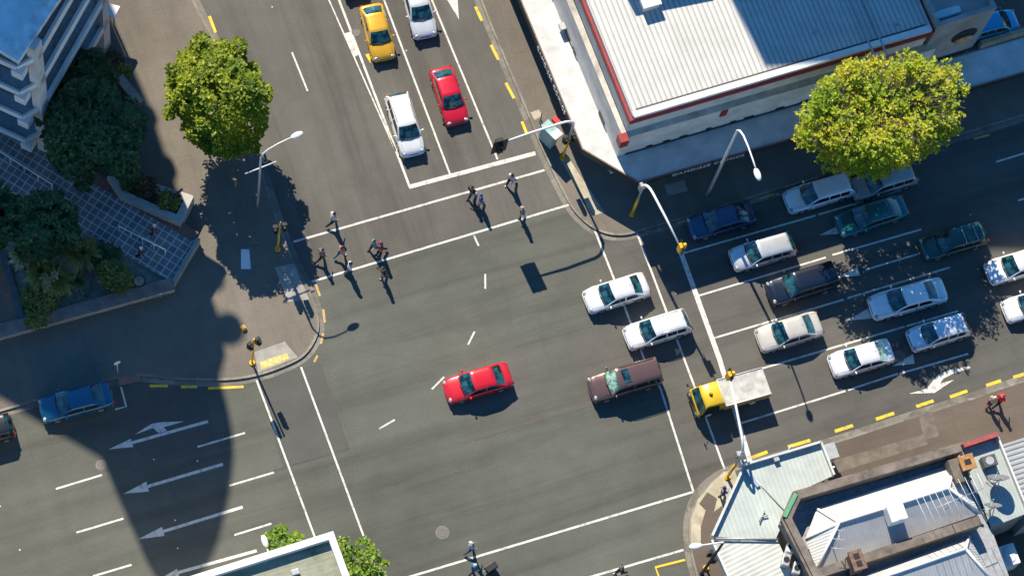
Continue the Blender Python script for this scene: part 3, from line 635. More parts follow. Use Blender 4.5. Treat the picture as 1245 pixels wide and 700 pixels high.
# the yellow truck
def make_truck():
    A, B = g(841, 494, .3), g(928, 470, .3); d = A - B; mid = (A + B) / 2; Lt = d.length
    root = thing('tipper_truck', 'yellow cab truck with a pale covered tray', 'truck', (mid.x, mid.y, .012), math.atan2(d.y, d.x))
    h = Lt / 2; W = 1.85
    m = MB(); m.box((-.1, 0, .62), (Lt - .3, .9, .22)); m.build('chassis', M['black'], root, False)
    # cab: rounded loft
    cx0, cx1 = h - 1.75, h; m = MB(); rings = []
    for x, zt_, w in ((cx1 - .02, .95, .80), (cx1, 1.02, .86), (cx1 - .03, 1.20, .90), (cx1 - .12, 1.32, .90), (cx1 - .50, 2.02, .80), (cx1 - .62, 2.12, .76), (cx1 - 1.2, 2.16, .78), (cx0 + .06, 2.12, .78), (cx0, 2.0, .82)):
        o = len(m.v); pts = [(.92 * w, .40), (w + .02, .8 if zt_ > 1 else .7), (w + .02 if zt_ < 1.4 else w + .10, min(1.2, zt_ - .08)), (w, zt_ - .07), (w - .09, zt_), (0, zt_ + .02)]
        pts = pts + [(-y, z) for y, z in reversed(pts[:-1])]
        m.v += [Vector((x, y, z)) for y, z in pts]; rings.append(range(o, o + len(pts)))
    for a, c in zip(rings, rings[1:]):
        for j in range(len(a) - 1): m.f.append([a[j], a[j + 1], c[j + 1], c[j]]); m.m.append(0); m.sm.append(True)
    for q in (rings[0], rings[-1]): m.f.append(list(q)); m.m.append(0); m.sm.append(False)
    cab = m.build('cab', car_paint('cab_yellow', (.72, .46, .012), .05, .35), root, False); cab.modifiers.new('s', 'EDGE_SPLIT').split_angle = R_(40)
    bm = bmesh.new(); bm.from_mesh(cab.data); bmesh.ops.recalc_face_normals(bm, faces=bm.faces); bm.to_mesh(cab.data); bm.free()
    m = MB(); p = [(cx1 - .11, .82, 1.36), (cx1 - .47, .73, 1.98), (cx1 - .47, -.73, 1.98), (cx1 - .11, -.82, 1.36)]
    q = [(x + .035, y, z + .02) for x, y, z in p]; c = [(x + .06, y * .5, z + .035) for x, y, z in p]
    m.add([q[3], c[3], c[0], q[0], q[2], c[2], c[1], q[1]], [(0, 1, 5, 4), (1, 2, 6, 5), (2, 3, 7, 6)], 0, True); m.build('windscreen', M['glass'], root, False)
    for s in (-1, 1):
        m = MB(); vs = [(cx1 - .28, s * .955, 1.32), (cx1 - .58, s * .875, 1.92), (cx0 + .35, s * .875, 1.92), (cx0 + .35, s * .955, 1.32)]; m.add(vs, [(0, 1, 2, 3) if s < 0 else (3, 2, 1, 0)]); m.build('side_window', M['glass_side'], root, False)
        m = MB(); m.tube([(cx1 - .15, s * .9, 1.5), (cx1 + .12, s * 1.10, 1.6)], .02, 5); m.box((cx1 + .12, s * 1.14, 1.55), (.06, .18, .32)); m.build('mirror', M['black'], root, False)
        m = MB(); m.ell((cx1, s * .66, .74), (.05, .15, .09), 10, 6); m.build('headlight', M['lamp_glass'], root, False)
        m = MB(); m.box((-h + .02, s * .75, .78), (.06, .25, .12)); m.build('tail_light', M['tail'], root, False)
    m = MB(); m.box((cx1 + .02, 0, .50), (.12, 1.78, .22)); m.build('bumper', M['black'], root, False)
    m = MB(); m.box((cx1 + .005, 0, .92), (.03, 1.0, .12)); m.build('grille', M['black'], root, False)
    m = MB(); m.disc((cx0 + .75, .02, 2.20), (0, 0, 1), .12, 12, 0, .06); m.ell((cx0 + .75, .02, 2.22), (.09, .09, .14), 10, 5, 1, 0); m.build('roof_beacon', [M['black'], M['indicator']], root, False)
    # tray
    tx0, tx1 = -h, cx0 - .10; tl = tx1 - tx0; tc = (tx0 + tx1) / 2
    m = MB(); m.box((tc, 0, .92), (tl, 1.92, .12)); m.build('tray_floor', M['galv'], root, False)
    yp = car_paint('tray_side_yellow', (.55, .30, .02), .05, .5)
    for s in (-1, 1): m = MB(); m.box((tc, s * .95, 1.22), (tl, .05, .50)); m.build('tray_side', yp, root, False)
    for x in (tx0 + .025, tx1 - .025): m = MB(); m.box((x, 0, 1.25), (.05, 1.86, .56)); m.build('tray_end', yp, root, False)
    # tarpaulin: slightly sagging sheet with rails
    m = MB(); nx, ny = 14, 8; vs = []
    for i in range(nx + 1):
        for j in range(ny + 1):
            u, v = i / nx, j / ny; z = 1.66 - .05 * math.sin(math.pi * u * 3) ** 2 * math.sin(math.pi * v) + .02 * noise.noise((u * 5, v * 4, 1)); vs.append((tx0 + .03 + (tl - .06) * u, (v - .5) * 1.86, z))
    m.add(vs, [(i * (ny + 1) + j, (i + 1) * (ny + 1) + j, (i + 1) * (ny + 1) + j + 1, i * (ny + 1) + j + 1) for i in range(nx) for j in range(ny)], 0, True)
    for s in (-1, 1): m.add([(tx0 + .03, s * .93, 1.66), (tx1 - .03, s * .93, 1.66), (tx1 - .03, s * .975, 1.42), (tx0 + .03, s * .975, 1.42)], [(0, 1, 2, 3)])
    for x in (tx0 + .03, tx1 - .03): m.add([(x, -.93, 1.66), (x, .93, 1.66), (x, .93, 1.42), (x, -.93, 1.42)], [(0, 1, 2, 3)])
    m.build('tarpaulin', plain('tarpaulin_cloth', (.44, .43, .39), .75, var=.22, scale=2), root, False)
    m = MB(); 
    for s in (-1, 1): m.tube([(tx0, s * .94, 1.68), (tx1, s * .94, 1.68)], .03, 6)
    m.tube([(tx1, -.94, 1.68), (tx1, .94, 1.68)], .03, 6); m.build('tray_rail', M['white_steel'], root, False)
    for x in (h - .85, -h + 1.1):
        for s in (-1, 1):
            c = Vector((x, 0, .37)); m = MB(); m.tube([c + Vector((0, s * .66, 0)), c + Vector((0, s * .68, 0)), c + Vector((0, s * .88, 0)), c + Vector((0, s * .90, 0))], [.34, .37, .37, .34], 20); wl = m.build('wheel', M['rubber'], root, False)
            m = MB(); m.tube([c + Vector((0, s * .89, 0)), c + Vector((0, s * .91, 0))], .22, 14); m.build('rim', M['white'], wl, False)
make_truck()

# ------------------------------------------------------------------ buildings
def poly_center(pts): return Vector((sum(p[0] for p in pts) / len(pts), sum(p[1] for p in pts) / len(pts), 0))
def inset(xy, d):
    n = len(xy); P = [Vector(p) for p in xy]
    a = sum(P[i].x * P[(i + 1) % n].y - P[(i + 1) % n].x * P[i].y for i in range(n)); sg = 1 if a > 0 else -1; out = []
    for i in range(n):
        p0, p1, p2 = P[i - 1], P[i], P[(i + 1) % n]; e1 = (p1 - p0).normalized(); e2 = (p2 - p1).normalized()
        n1 = Vector((-e1.y, e1.x)) * sg; n2 = Vector((-e2.y, e2.x)) * sg; bis = n1 + n2
        if bis.length < 1e-6: bis = n1
        bis.normalize(); out.append(tuple(p1 + bis * d / max(.3, bis.dot(n1))))
    return out
def ring_wall(mb, outer, inner, z0, z1, m=0, cap=None):
    """closed upstand between two outlines"""
    n = len(outer); o = len(mb.v); cap = m if cap is None else cap
    mb.v += [Vector((*p, z0)) for p in outer] + [Vector((*p, z1)) for p in outer] + [Vector((*p, z1)) for p in inner] + [Vector((*p, z0)) for p in inner]
    a = sum(outer[i][0] * outer[(i + 1) % n][1] - outer[(i + 1) % n][0] * outer[i][1] for i in range(n))
    for i in range(n):
        j = (i + 1) % n
        for k, mm in ((0, m), (1, cap), (2, m)):
            f = [o + k * n + i, o + k * n + j, o + (k + 1) * n + j, o + (k + 1) * n + i]
            mb.f.append(f if a > 0 else f[::-1]); mb.m.append(mm); mb.sm.append(False)
def beam(mb, a, c, w, z0, z1, mm=0):
    A, B = Vector(a[:2]), Vector(c[:2]); d = B - A; mb.box(((A.x + B.x) / 2, (A.y + B.y) / 2, (z0 + z1) / 2), (d.length, w, z1 - z0), math.atan2(d.y, d.x), mm)
def lerp(a, c, t): return tuple(a[i] + (c[i] - a[i]) * t for i in range(len(a)))
def text_mesh(name, s, size, loc, xdir, updir, mat, parent, depth=.012):
    cu = bpy.data.curves.new(name, 'FONT'); cu.body = s; cu.size = size; cu.extrude = depth; cu.space_character = 1.12
    o = bpy.data.objects.new(name, cu); COL.objects.link(o); bpy.context.view_layer.update()
    dg = bpy.context.evaluated_depsgraph_get(); me = bpy.data.meshes.new_from_object(o.evaluated_get(dg)); bpy.data.objects.remove(o)
    x = Vector(xdir).normalized(); u = Vector(updir).normalized(); z = x.cross(u)
    mt = Matrix((x, u, z)).transposed().to_4x4(); mt.translation = Vector(loc) - parent.location; me.transform(mt)
    me.materials.clear(); me.materials.append(mat); t = bpy.data.objects.new(name, me); COL.objects.link(t); t.parent = parent; return t

# ---- the shop at the upper right
ZC, ZP, ZM = 3.2, 6.4, 9.1
shop_c = g(860, 60, 0); shop = thing('shop_building', 'large shop with a pale ribbed roof, red fascia and a canopy round its corner', 'building', (shop_c.x, shop_c.y, 0))
mA = Vector(w2(768, 144, ZM)); mW = Vector(w2(707.5, -6, ZM)); mE = Vector(w2(1137, 36, ZM))
uW = (mW - mA).normalized(); uE = (mE - mA).normalized()
mW2 = mA + uW * 26; mNE = mE + uW * 26
ang = math.atan2(uE.y, uE.x)
M['roof_rib'] = corrugated('ribbed_white_roofing', (0.53, 0.52, 0.49), 0.36, -ang, 0.42, 0.11, 0.55)
main = [tuple(mA), tuple(mE), tuple(mNE), tuple(mW2)]
m = MB(); m.prism(inset(main, .16), 3.0, ZM - .05, 0, 1); m.build('main_roof', [M['roof_rib'], M['offwhite']], shop)
gA, gE = inset(main, .21)[0], inset(main, .21)[1]
m = MB(); beam(m, gA, gE, .42, ZM - .30, ZM + .03); m.build('roof_gutter', M['white'], shop)
m = MB(); ring_wall(m, inset(main, -.05), inset(main, .12), ZM - .95, ZM - .303, 0); m.build('fascia', M['red'], shop)
# small dark drip edge of the gutter
io = inset(main, .43); ii = inset(main, .53)
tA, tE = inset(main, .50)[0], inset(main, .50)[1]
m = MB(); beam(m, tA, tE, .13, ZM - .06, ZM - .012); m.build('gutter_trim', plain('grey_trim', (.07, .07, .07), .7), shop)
# lower storey with its parapet
pA = Vector(w2(758, 169, ZP)); pW = Vector(w2(688.5, 0, ZP)); pE = Vector(w2(1138, 59.5, ZP))
vW = (pW - pA).normalized(); vE = (pE - pA).normalized()
low = [tuple(pA), tuple(pE), tuple(pE + vW * 26), tuple(pA + vW * 26)]
m = MB(); m.prism(inset(low, .02), -.05, ZP - .5, 0, 1, bottom=False); m.build('lower_storey', [plain('membrane_roof', (.30, .31, .32), .8, var=.2, scale=.8), M['offwhite']], shop)
m = MB(); ring_wall(m, low, inset(low, .55), ZP - 1.1, ZP, 0, 1); m.build('parapet', [M['offwhite'], plain('weathered_coping', (.50, .46, .39), .8, var=.3, scale=.7)], shop)
def wall_point(p, q, t, out, z):
    d = (q - p); n = Vector((d.y, -d.x)).normalized(); r = p + d * t + n * out; return Vector((r.x, r.y, z))
def wall_box(mb, p, q, t, wdt, hgt, z, dep, m=0):
    d = (q - p); a = math.atan2(d.y, d.x); c = wall_point(p, q, t, dep / 2, z); mb.box(c, (wdt, dep, hgt), a, m)
m = MB(); m.box((pA.x + .05, pA.y + .08, ZP - .45), (.62, .62, 1.0), ang); m.build('corner_sign', M['red'], shop)
for t in (.32,): m = MB(); wall_box(m, pA, pE, t, .5, .95, ZP - .55, .06); m.build('wall_sign', M['red'], shop)
rs = random.Random(3)
m = MB(); wall_box(m, pA, pE, .5, (pE - pA).length - 1.2, .22, ZC + .14, .03); m.build('wall_base', M['black'], shop)
for t in (.1, .155, .21, .29, .37, .42, .52, .6, .7, .78, .88):
    m = MB(); wall_box(m, pA, pE, t, rs.uniform(.35, .7), rs.uniform(.3, .55), ZC + .3, .05); m.build('wall_blotch', M['black'], shop)  # black boxes copying the dark blotches along the wall foot
q = pA + vW * 26
for t in (.11, .31, .36, .5): m = MB(); wall_box(m, q, pA, 1 - t, rs.uniform(.4, 1.2), rs.uniform(.2, .5), ZC + .28, .05); m.build('wall_blotch', M['black'], shop)  # black boxes standing in for shadow blobs on the west wall
q = pA + vW * 26; m = MB(); wall_box(m, q, pA, .62, .5, .35, ZC + .5, .4); wl = m.build('air_conditioner', M['galv'], shop)
# canopy round the corner
cW0 = w2(632, 0, ZC); c1 = w2(707.5, 182, ZC); c2 = w2(776, 222.5, ZC); cE = w2(1245, 89, ZC)
cWf = tuple(Vector(c1) + (Vector(cW0) - Vector(c1)).normalized() * 26); cEf = tuple(Vector(c2) + (Vector(cE) - Vector(c2)).normalized() * 42)
can = [cWf, c1, c2, cEf, tuple(pA + vE * 42 + vW * .2), tuple(pA + vW * .2 + vE * .2), tuple(pA + vW * 26 + vE * .2)]
M['canopy'] = plain('canopy_sheet', (.52, .515, .50), .6, var=.14, scale=.9)
m = MB(); m.prism(can, ZC - .62, ZC, 0, 1); m.build('canopy', [M['canopy'], plain('canopy_fascia_black', (.022, .02, .022), .55, var=0)], shop)
m = MB()
for (p, q, k) in ((Vector(cWf), Vector(c1), 26), (Vector(c2), Vector(cEf), 34)):
    d = (q - p); a = math.atan2(d.y, d.x); nn = Vector((-d.y, d.x)).normalized()
    for i in range(k):
        c = p + d * ((i + .5) / k) + nn * 1.45; m.box((c.x, c.y, ZC + .002), (.022, 2.7, .005), a)
m.build('canopy_seam', M['canopy'], shop)
m = MB(); ring_wall(m, can, inset(can, .09), ZC - .02, ZC + .07, 0); m.build('canopy_edge', plain('canopy_edge_trim', (.16, .12, .11), .6, var=.2), shop)
# lettering hung on the canopy fascia
d = (Vector(cEf) - Vector(c2)).normalized(); nrm = Vector((d.y, -d.x))
p0 = Vector(w2(817, 213.5, ZC - .35)); s = (p0 - Vector(c2)).dot(d); p0 = Vector(c2) + d * s + nrm * .04
text_mesh('sign_lettering', 'CAMDISSE COMICS', .56, (p0.x, p0.y, ZC - .52), (d.x, d.y, 0), (0, 0, 1), M['white'], shop)
d = (Vector(c1) - Vector(cWf)).normalized(); nrm = Vector((d.y, -d.x))
p0 = Vector(w2(651, 57, ZC - .35)); s = (p0 - Vector(cWf)).dot(d); p0 = Vector(cWf) + d * s + nrm * .04
text_mesh('sign_lettering', 'CAMDISSE COMICS', .56, (p0.x, p0.y, ZC - .52), (d.x, d.y, 0), (0, 0, 1), M['white'], shop)
for i, (px, py, ln_) in enumerate([(1046, 30, 9.0), (1060, 27, 9.0)]):
    q = g(px, py, ZM); m = MB(); m.box((q.x + uW.x * 0, q.y + 2.0, ZM + .02), (.12, ln_, .10), math.atan2(uW.y, uW.x) - math.pi / 2); m.build('roof_seam', M['galv'], shop)
for px, py in ((990, 40), (1090, 30)):
    q = g(px, py, ZM); m = MB(); m.tube([(q.x, q.y, ZM - .05), (q.x, q.y, ZM + .45)], .09, 8); m.tube([(q.x, q.y, ZM + .45), (q.x, q.y, ZM + .55)], .16, 8); m.build('vent_pipe', M['galv'], shop)
# roof vent, upper rear storey whose shadow reaches the roof
vq = g(790, 2, ZM + .5); m = MB(); m.box((vq.x, vq.y, ZM + .3), (1.1, .8, .7), ang); m.box((vq.x, vq.y, ZM + .72), (1.3, 1.0, .12), ang); m.build('roof_vent', M['offwhite'], shop)
dz = 6.0; e0 = Vector(w2(773, 19, ZM)) - Vector((SHX, SHY)) * dz; e1 = Vector(w2(868, 0, ZM)) - Vector((SHX, SHY)) * dz
m = MB(); m.prism([tuple(e0), tuple(e1), tuple(e1 + uW * 8), tuple(e0 + uW * 8)], ZM - .5, ZM + dz, 0); m.build('upper_storey', M['offwhite'], shop)
# concrete end bay
kz = 9.6; k0 = Vector(w2(1140, 42, kz)); k1 = Vector(w2(1212.5, 9.5, kz)); k0 = Vector(w2(1148, 30, kz)); kd = (k1 - k0); kn = Vector((-kd.y, kd.x)).normalized()
k00 = k0 - kd * .12
end = [tuple(k00), tuple(k1), tuple(k1 + kn * 14), tuple(k00 + kn * 14)]
M['end_conc'] = plain('grey_rendered_concrete', (.30, .29, .28), .85, var=.22, scale=.5)
m = MB(); m.prism(inset(end, .02), -.05, kz - .35, 0); m.build('end_bay', M['end_conc'], shop)
m = MB(); ring_wall(m, end, inset(end, .3), kz - .4, kz, 0); m.build('end_parapet', M['end_conc'], shop)
c = k0 + kd * .62; nn = -kn
m = MB(); m.disc((c.x + nn.x * .02, c.y + nn.y * .02, 6.2), (nn.x, nn.y, 0), .95, 24, 0, .06); m.build('round_opening', M['black'], shop)
m = MB(); m.ell((c.x + nn.x * .12, c.y + nn.y * .12, 5.75), (.72, .2, .45), 16, 8, 0, -1, math.atan2(kd.y, kd.x)); m.build('wall_emblem', plain('tan_emblem', (.48, .30, .12), .6, var=.3, scale=3), shop)
tq = g(1150, 17, ZM + .2); m = MB(); dd = Vector((kd.x, kd.y, 0)).normalized() * .95; p = Vector((tq.x, tq.y, ZM + .25)); m.tube([p - dd, p + dd], .32, 12); m.build('roof_tank', plain('pale_blue_tank', (.22, .45, .55), .5), shop)

# low wall and yard strip beside the blue hatchback
yw = thing('yard_wall', 'low concrete wall beside the parked blue hatchback', 'wall', g(1240, 30, 0)); m = MB()
a0, a1 = Vector(w2(1193, 52, .9)), Vector(w2(1300, 20, .9)); dd = (a1 - a0); m.box(((a0.x + a1.x) / 2, (a0.y + a1.y) / 2, .5), (dd.length, .3, .9), math.atan2(dd.y, dd.x)); m.build('wall_face', M['concrete_cream'], yw)

# ---- old building at the lower right
ob = thing('old_building', 'old brown parapet building with white hipped metal roofs and brick chimneys', 'building', g(1080, 650, 0))
ZO = 5.8
po = [w2(967, 598, ZO), w2(1171, 538.5, ZO), w2(1196, 590, ZO), w2(1260, 760, ZO), w2(1018, 830, ZO), w2(995, 712, ZO), w2(953, 629, ZO)]
M['brown_conc'] = plain('brown_weathered_render', (.17, .14, .115), .9, var=.35, scale=1.1)
m = MB(); m.prism(inset(po, .01), -.05, ZO - 1.5, 0, 1, bottom=False); m.build('wall', [plain('lead_gutter', (.30, .31, .32), .7, var=.2), M['brown_conc']], ob)

pin = inset(po, .24); m = MB()
for i_, j_ in ((4, 5), (5, 6), (6, 0), (0, 1)): beam(m, pin[i_], pin[j_], .48, ZO - 1.6, ZO - .002 * i_)
m.build('parapet', M['brown_conc'], ob); m = MB(); pco = inset(po, -.07)
for i_, j_ in ((4, 5), (5, 6), (6, 0), (0, 1)): beam(m, pco[i_], pco[j_], .16, ZO - .46, ZO - .24 - .002 * i_)
m.build('cornice', M['brown_conc'], ob)
m = MB(); beam(m, w2(990, 698, ZO), w2(1192, 631.5, ZO), .60, ZO - 1.6, ZO - .02); m.build('party_wall', M['brown_conc'], ob)
angA = math.atan2(*(Vector(w2(1171, 538, ZO)) - Vector(w2(967, 598, ZO))).yx)
def hiproof(name, pts, faces, mats):
    m = MB(); 
    for f, mm in faces: m.add([pts[i] for i in f], [list(range(len(f)))], mm)
    o = m.build(name, mats, ob); bm = bmesh.new(); bm.from_mesh(o.data); bmesh.ops.recalc_face_normals(bm, faces=bm.faces)
    if sum(f.normal.z for f in bm.faces) < 0: bmesh.ops.reverse_faces(bm, faces=bm.faces)
    bm.to_mesh(o.data); bm.free(); return o
M['hip'] = corrugated('painted_iron_roofing', (.46, .465, .46), .19, -angA, .16, .14, .5)
M['hip2'] = corrugated('painted_iron_roofing_hip_end', (.50, .51, .49), .19, -angA + 1.57, .14, .14, .5)
ze, zr_ = 4.9, 6.0
P = {k: tuple(g(*v)) for k, v in dict(nw=(993, 618, ze), ne=(1160, 563, ze), se=(1192, 624, ze), sw=(993, 692, ze), w=(979, 655, ze), r1=(1020, 635, zr_), r2=(1154, 593, zr_)).items()}
hiproof('roof', P, [(('nw', 'ne', 'r2', 'r1'), 0), (('ne', 'se', 'r2'), 1), (('se', 'sw', 'r1', 'r2'), 0), (('sw', 'w', 'r1'), 1), (('w', 'nw', 'r1'), 1)], [M['hip'], M['hip2']])
m = MB()
for a, c in (('r1', 'r2'), ('r1', 'nw'), ('r1', 'sw'), ('r1', 'w'), ('r2', 'ne'), ('r2', 'se')): m.tube([Vector(P[a]) + Vector((0, 0, .03)), Vector(P[c]) + Vector((0, 0, .03))], .10, 6)
m.build('ridge_cap', M['white'], ob)
Q = {k: tuple(g(*v)) for k, v in dict(nw=(1030, 706, ze), ne=(1178, 652, ze), se=(1212, 712, ze), sw=(1050, 790, ze), r1=(1060, 706, zr_), r2=(1174, 667, zr_), s2=(1230, 750, ze)).items()}
hiproof('roof', Q, [(('nw', 'ne', 'r2', 'r1'), 0), (('ne', 'se', 'r2'), 1), (('se', 'sw', 'r1', 'r2'), 0), (('sw', 'nw', 'r1'), 1)], [M['hip'], M['hip2']])
m = MB()
for a, c in (('r1', 'r2'), ('r2', 'ne'), ('r2', 'se'), ('r1', 'nw')): m.tube([Vector(Q[a]) + Vector((0, 0, .03)), Vector(Q[c]) + Vector((0, 0, .03))], .10, 6)
m.build('ridge_cap', M['white'], ob)
# white skylight box on the south slope
sq = g(1091, 622, 6.9); m = MB(); m.box((sq.x, sq.y, 6.35), (1.12, 1.12, 1.1), angA, 0); m.ell((sq.x, sq.y, 6.88), (.58, .58, .07), 14, 5, 1, 0, angA); m.build('skylight', [M['white'], M['white']], ob, bevel=.08)
def chimney(px, py, z, sx, sy, mat, flues, name='chimney'):
    q = g(px, py, z); m = MB(); m.box((q.x, q.y, z - 1.3), (sx, sy, 2.4), angA); m.box((q.x, q.y, z - .12), (sx + .22, sy + .22, .22), angA)
    c = m.build(name, mat, ob); m = MB(); ca, sa = math.cos(angA), math.sin(angA)
    for i in range(flues):
        v = (i - (flues - 1) / 2) * .62; m = MB(); m.box((q.x - sa * v, q.y + ca * v, z + .01), (sx * .55, .38, .06), angA); m.build('flue', M['black'], c)
    return c
M['chim'] = plain('brown_brick_chimney', (.19, .11, .075), .9, var=.3, scale=4)
def chimney2(px, py, z, sx, sy, mat, flues):
    q = g(px, py, z); root = M; m = MB(); m.box((q.x, q.y, z - 1.3), (sx, sy, 2.4), angA); m.box((q.x, q.y, z - .10), (sx + .2, sy + .2, .22), angA); ca, sa = math.cos(angA), math.sin(angA)
    for i in range(flues):
        v = (i - (flues - 1) / 2) * .5; m.box((q.x - sa * v, q.y + ca * v, z + .012), (sx * .55, .36, .05), angA, 1)
    return m.build('chimney', [mat, M['black']], ob)
chimney2(1043, 680, 7.0, .68, 1.1, M['chim'], 2); chimney2(1176.5, 561, 6.6, .78, .78, plain('orange_brick_chimney', (.40, .20, .07), .9, var=.3, scale=4), 1)
m = MB(); q = g(1165, 572, ZO); m.box((q.x, q.y, ZO - .4), (1.0, 1.6, 1.3), angA); m.build('parapet_block', M['brown_conc'], ob)
# television aerials standing on the roofs
def yagi(px, py, z, ln, n, rot, label, w0=.9):
    q = g(px, py, z); t = thing('television_aerial', label, 'aerial', (q.x, q.y, z - 2.0)); m = MB(); m.tube([(q.x, q.y, z - 2.2), (q.x, q.y, z)], .03, 6); m.build('mast', M['galv'], t)
    dx, dy = math.cos(rot), math.sin(rot); m = MB(); m.tube([(q.x - dx * ln / 2, q.y - dy * ln / 2, z), (q.x + dx * ln / 2, q.y + dy * ln / 2, z)], .022, 5)
    m.build('boom', M['galv'], t); m = MB()
    for i in range(n):
        s = -ln / 2 + ln * i / (n - 1); w = w0 * (1 - .35 * i / n); c = Vector((q.x + dx * s, q.y + dy * s, z)); m.tube([c + Vector((-dy * w, dx * w, 0)), c + Vector((dy * w, -dx * w, 0))], .015, 5)
    m.build('element', M['white_steel'], t); return t
yagi(1160, 608, 8.2, 4.4, 11, angA + .1, 'large television aerial with a row of thin rods on the old roof', 1.5)
yagi(1020, 655, 7.3, 1.2, 3, angA + 1.2, 'small television aerial at the corner end of the old roof', .5)
# green sign board on the chamfered corner
gs = thing('shop_sign', 'green sign board on the chamfered corner of the old building', 'sign', g(963, 612, 5.5)); m = MB(); a0, a1 = Vector(w2(973, 600, 5.85)), Vector(w2(959, 628, 5.85)); dd = a1 - a0
m.box(((a0.x + a1.x) / 2 - .25, (a0.y + a1.y) / 2 + .1, 5.75), (dd.length, .26, .25), math.atan2(dd.y, dd.x), 0); m.build('board', plain('green_sign_paint', (.10, .30, .16), .6, var=.15), gs)

# ---- corner veranda in front of it
vr = thing('veranda', 'pale green grey sheet metal veranda wrapping the street corner', 'veranda', g(930, 610, 0)); ZV = 4.0
M['veranda'] = corrugated('veranda_iron', (.43, .48, .445), .30, -angA, .10, .16, .5)
outl = [w2(866, 651, ZV), w2(905.5, 564.5, ZV), w2(998, 537, ZV), w2(1014, 577, ZV), w2(969, 598, ZV), w2(956, 628, ZV), w2(944, 655, ZV)]
m = MB(); m.prism(inset(outl, .03), ZV - .5, ZV - .25, 0, 1); m.build('roof', [M['veranda'], M['offwhite']], vr)
m = MB(); edge = [outl[0], outl[1], outl[2], outl[3]]
for a, c in zip(edge, edge[1:]): beam(m, a, c, .14, ZV - .55, ZV + .12)
m.build('edge_board', plain('pale_edge_board', (.50, .52, .51), .6, var=.12), vr)
outl2 = [w2(866, 655, ZV), w2(947, 655, ZV), w2(975, 716, ZV), w2(900, 730, ZV)]
m = MB(); m.prism(outl2, ZV - .62, ZV - .36, 0, 1); m.build('lower_roof', [corrugated('veranda_iron_pale', (.50, .52, .47), .30, -angA + 1.4, .10, .16, .5), M['offwhite']], vr)
m = MB(); beam(m, outl2[0], outl2[3], .14, ZV - .7, ZV - .1); m.build('lower_edge_board', M['offwhite'], vr)
m = MB(); m.tube([g(909, 572, ZV - .2), g(955, 622, ZV - .2)], .035, 5); m.tube([g(868, 654, ZV - .17), g(946, 655, ZV - .17)], .06, 5); m.build('seam', M['galv'], vr)
for p in ((890, 640), (950, 560), (1000, 585), (880, 690)):
    q = g(*p, 0); m = MB(); m.tube([(q.x, q.y, 0), (q.x, q.y, ZV - .5)], .07, 8); m.build('post', M['offwhite'], vr)
m = MB(); q = g(944, 558, ZV); m.box((q.x, q.y, ZV - .05), (.35, .25, .3), angA); m.build('floodlight', M['galv'], vr)
q = g(915, 581, ZV - .1); m = MB(); m.box((q.x, q.y, ZV - .16), (.25, 1.3, .15), angA + .3); m.build('duct', plain('blue_grey_duct', (.25, .34, .42), .5), vr)
q = g(926, 628, ZV - .2); m = MB(); m.tube([(q.x - .3, q.y - .3, ZV - .1), (q.x + .3, q.y + .35, ZV - .1)], .05, 5); m.tube([(q.x, q.y, ZV - .1), (q.x + .4, q.y - .05, ZV - .1)], .05, 5); m.build('bracket', M['galv'], vr)
# plant squeezed between veranda and old building
for i, (px, py, c) in enumerate([(962, 664, 'white'), (956, 680, 'galv'), (969, 690, 'galv')]):
    q = g(px, py, 4.2); t = thing('air_unit', ['white boxy air unit in the dark gap behind the veranda', 'small grey air unit beside the white one behind the veranda', 'grey air unit lowest in the gap behind the veranda'][i], 'air unit', (q.x, q.y, 3.2)); m = MB(); m.box((q.x, q.y, 3.9), (.8, .5, .8), angA + 1.0); m.build('casing', M[c], t, bevel=.04); m = MB(); m.disc((q.x, q.y, 4.31), (0, 0, 1), .2, 14, 0, .03); m.build('fan_grille', M['black'], t)

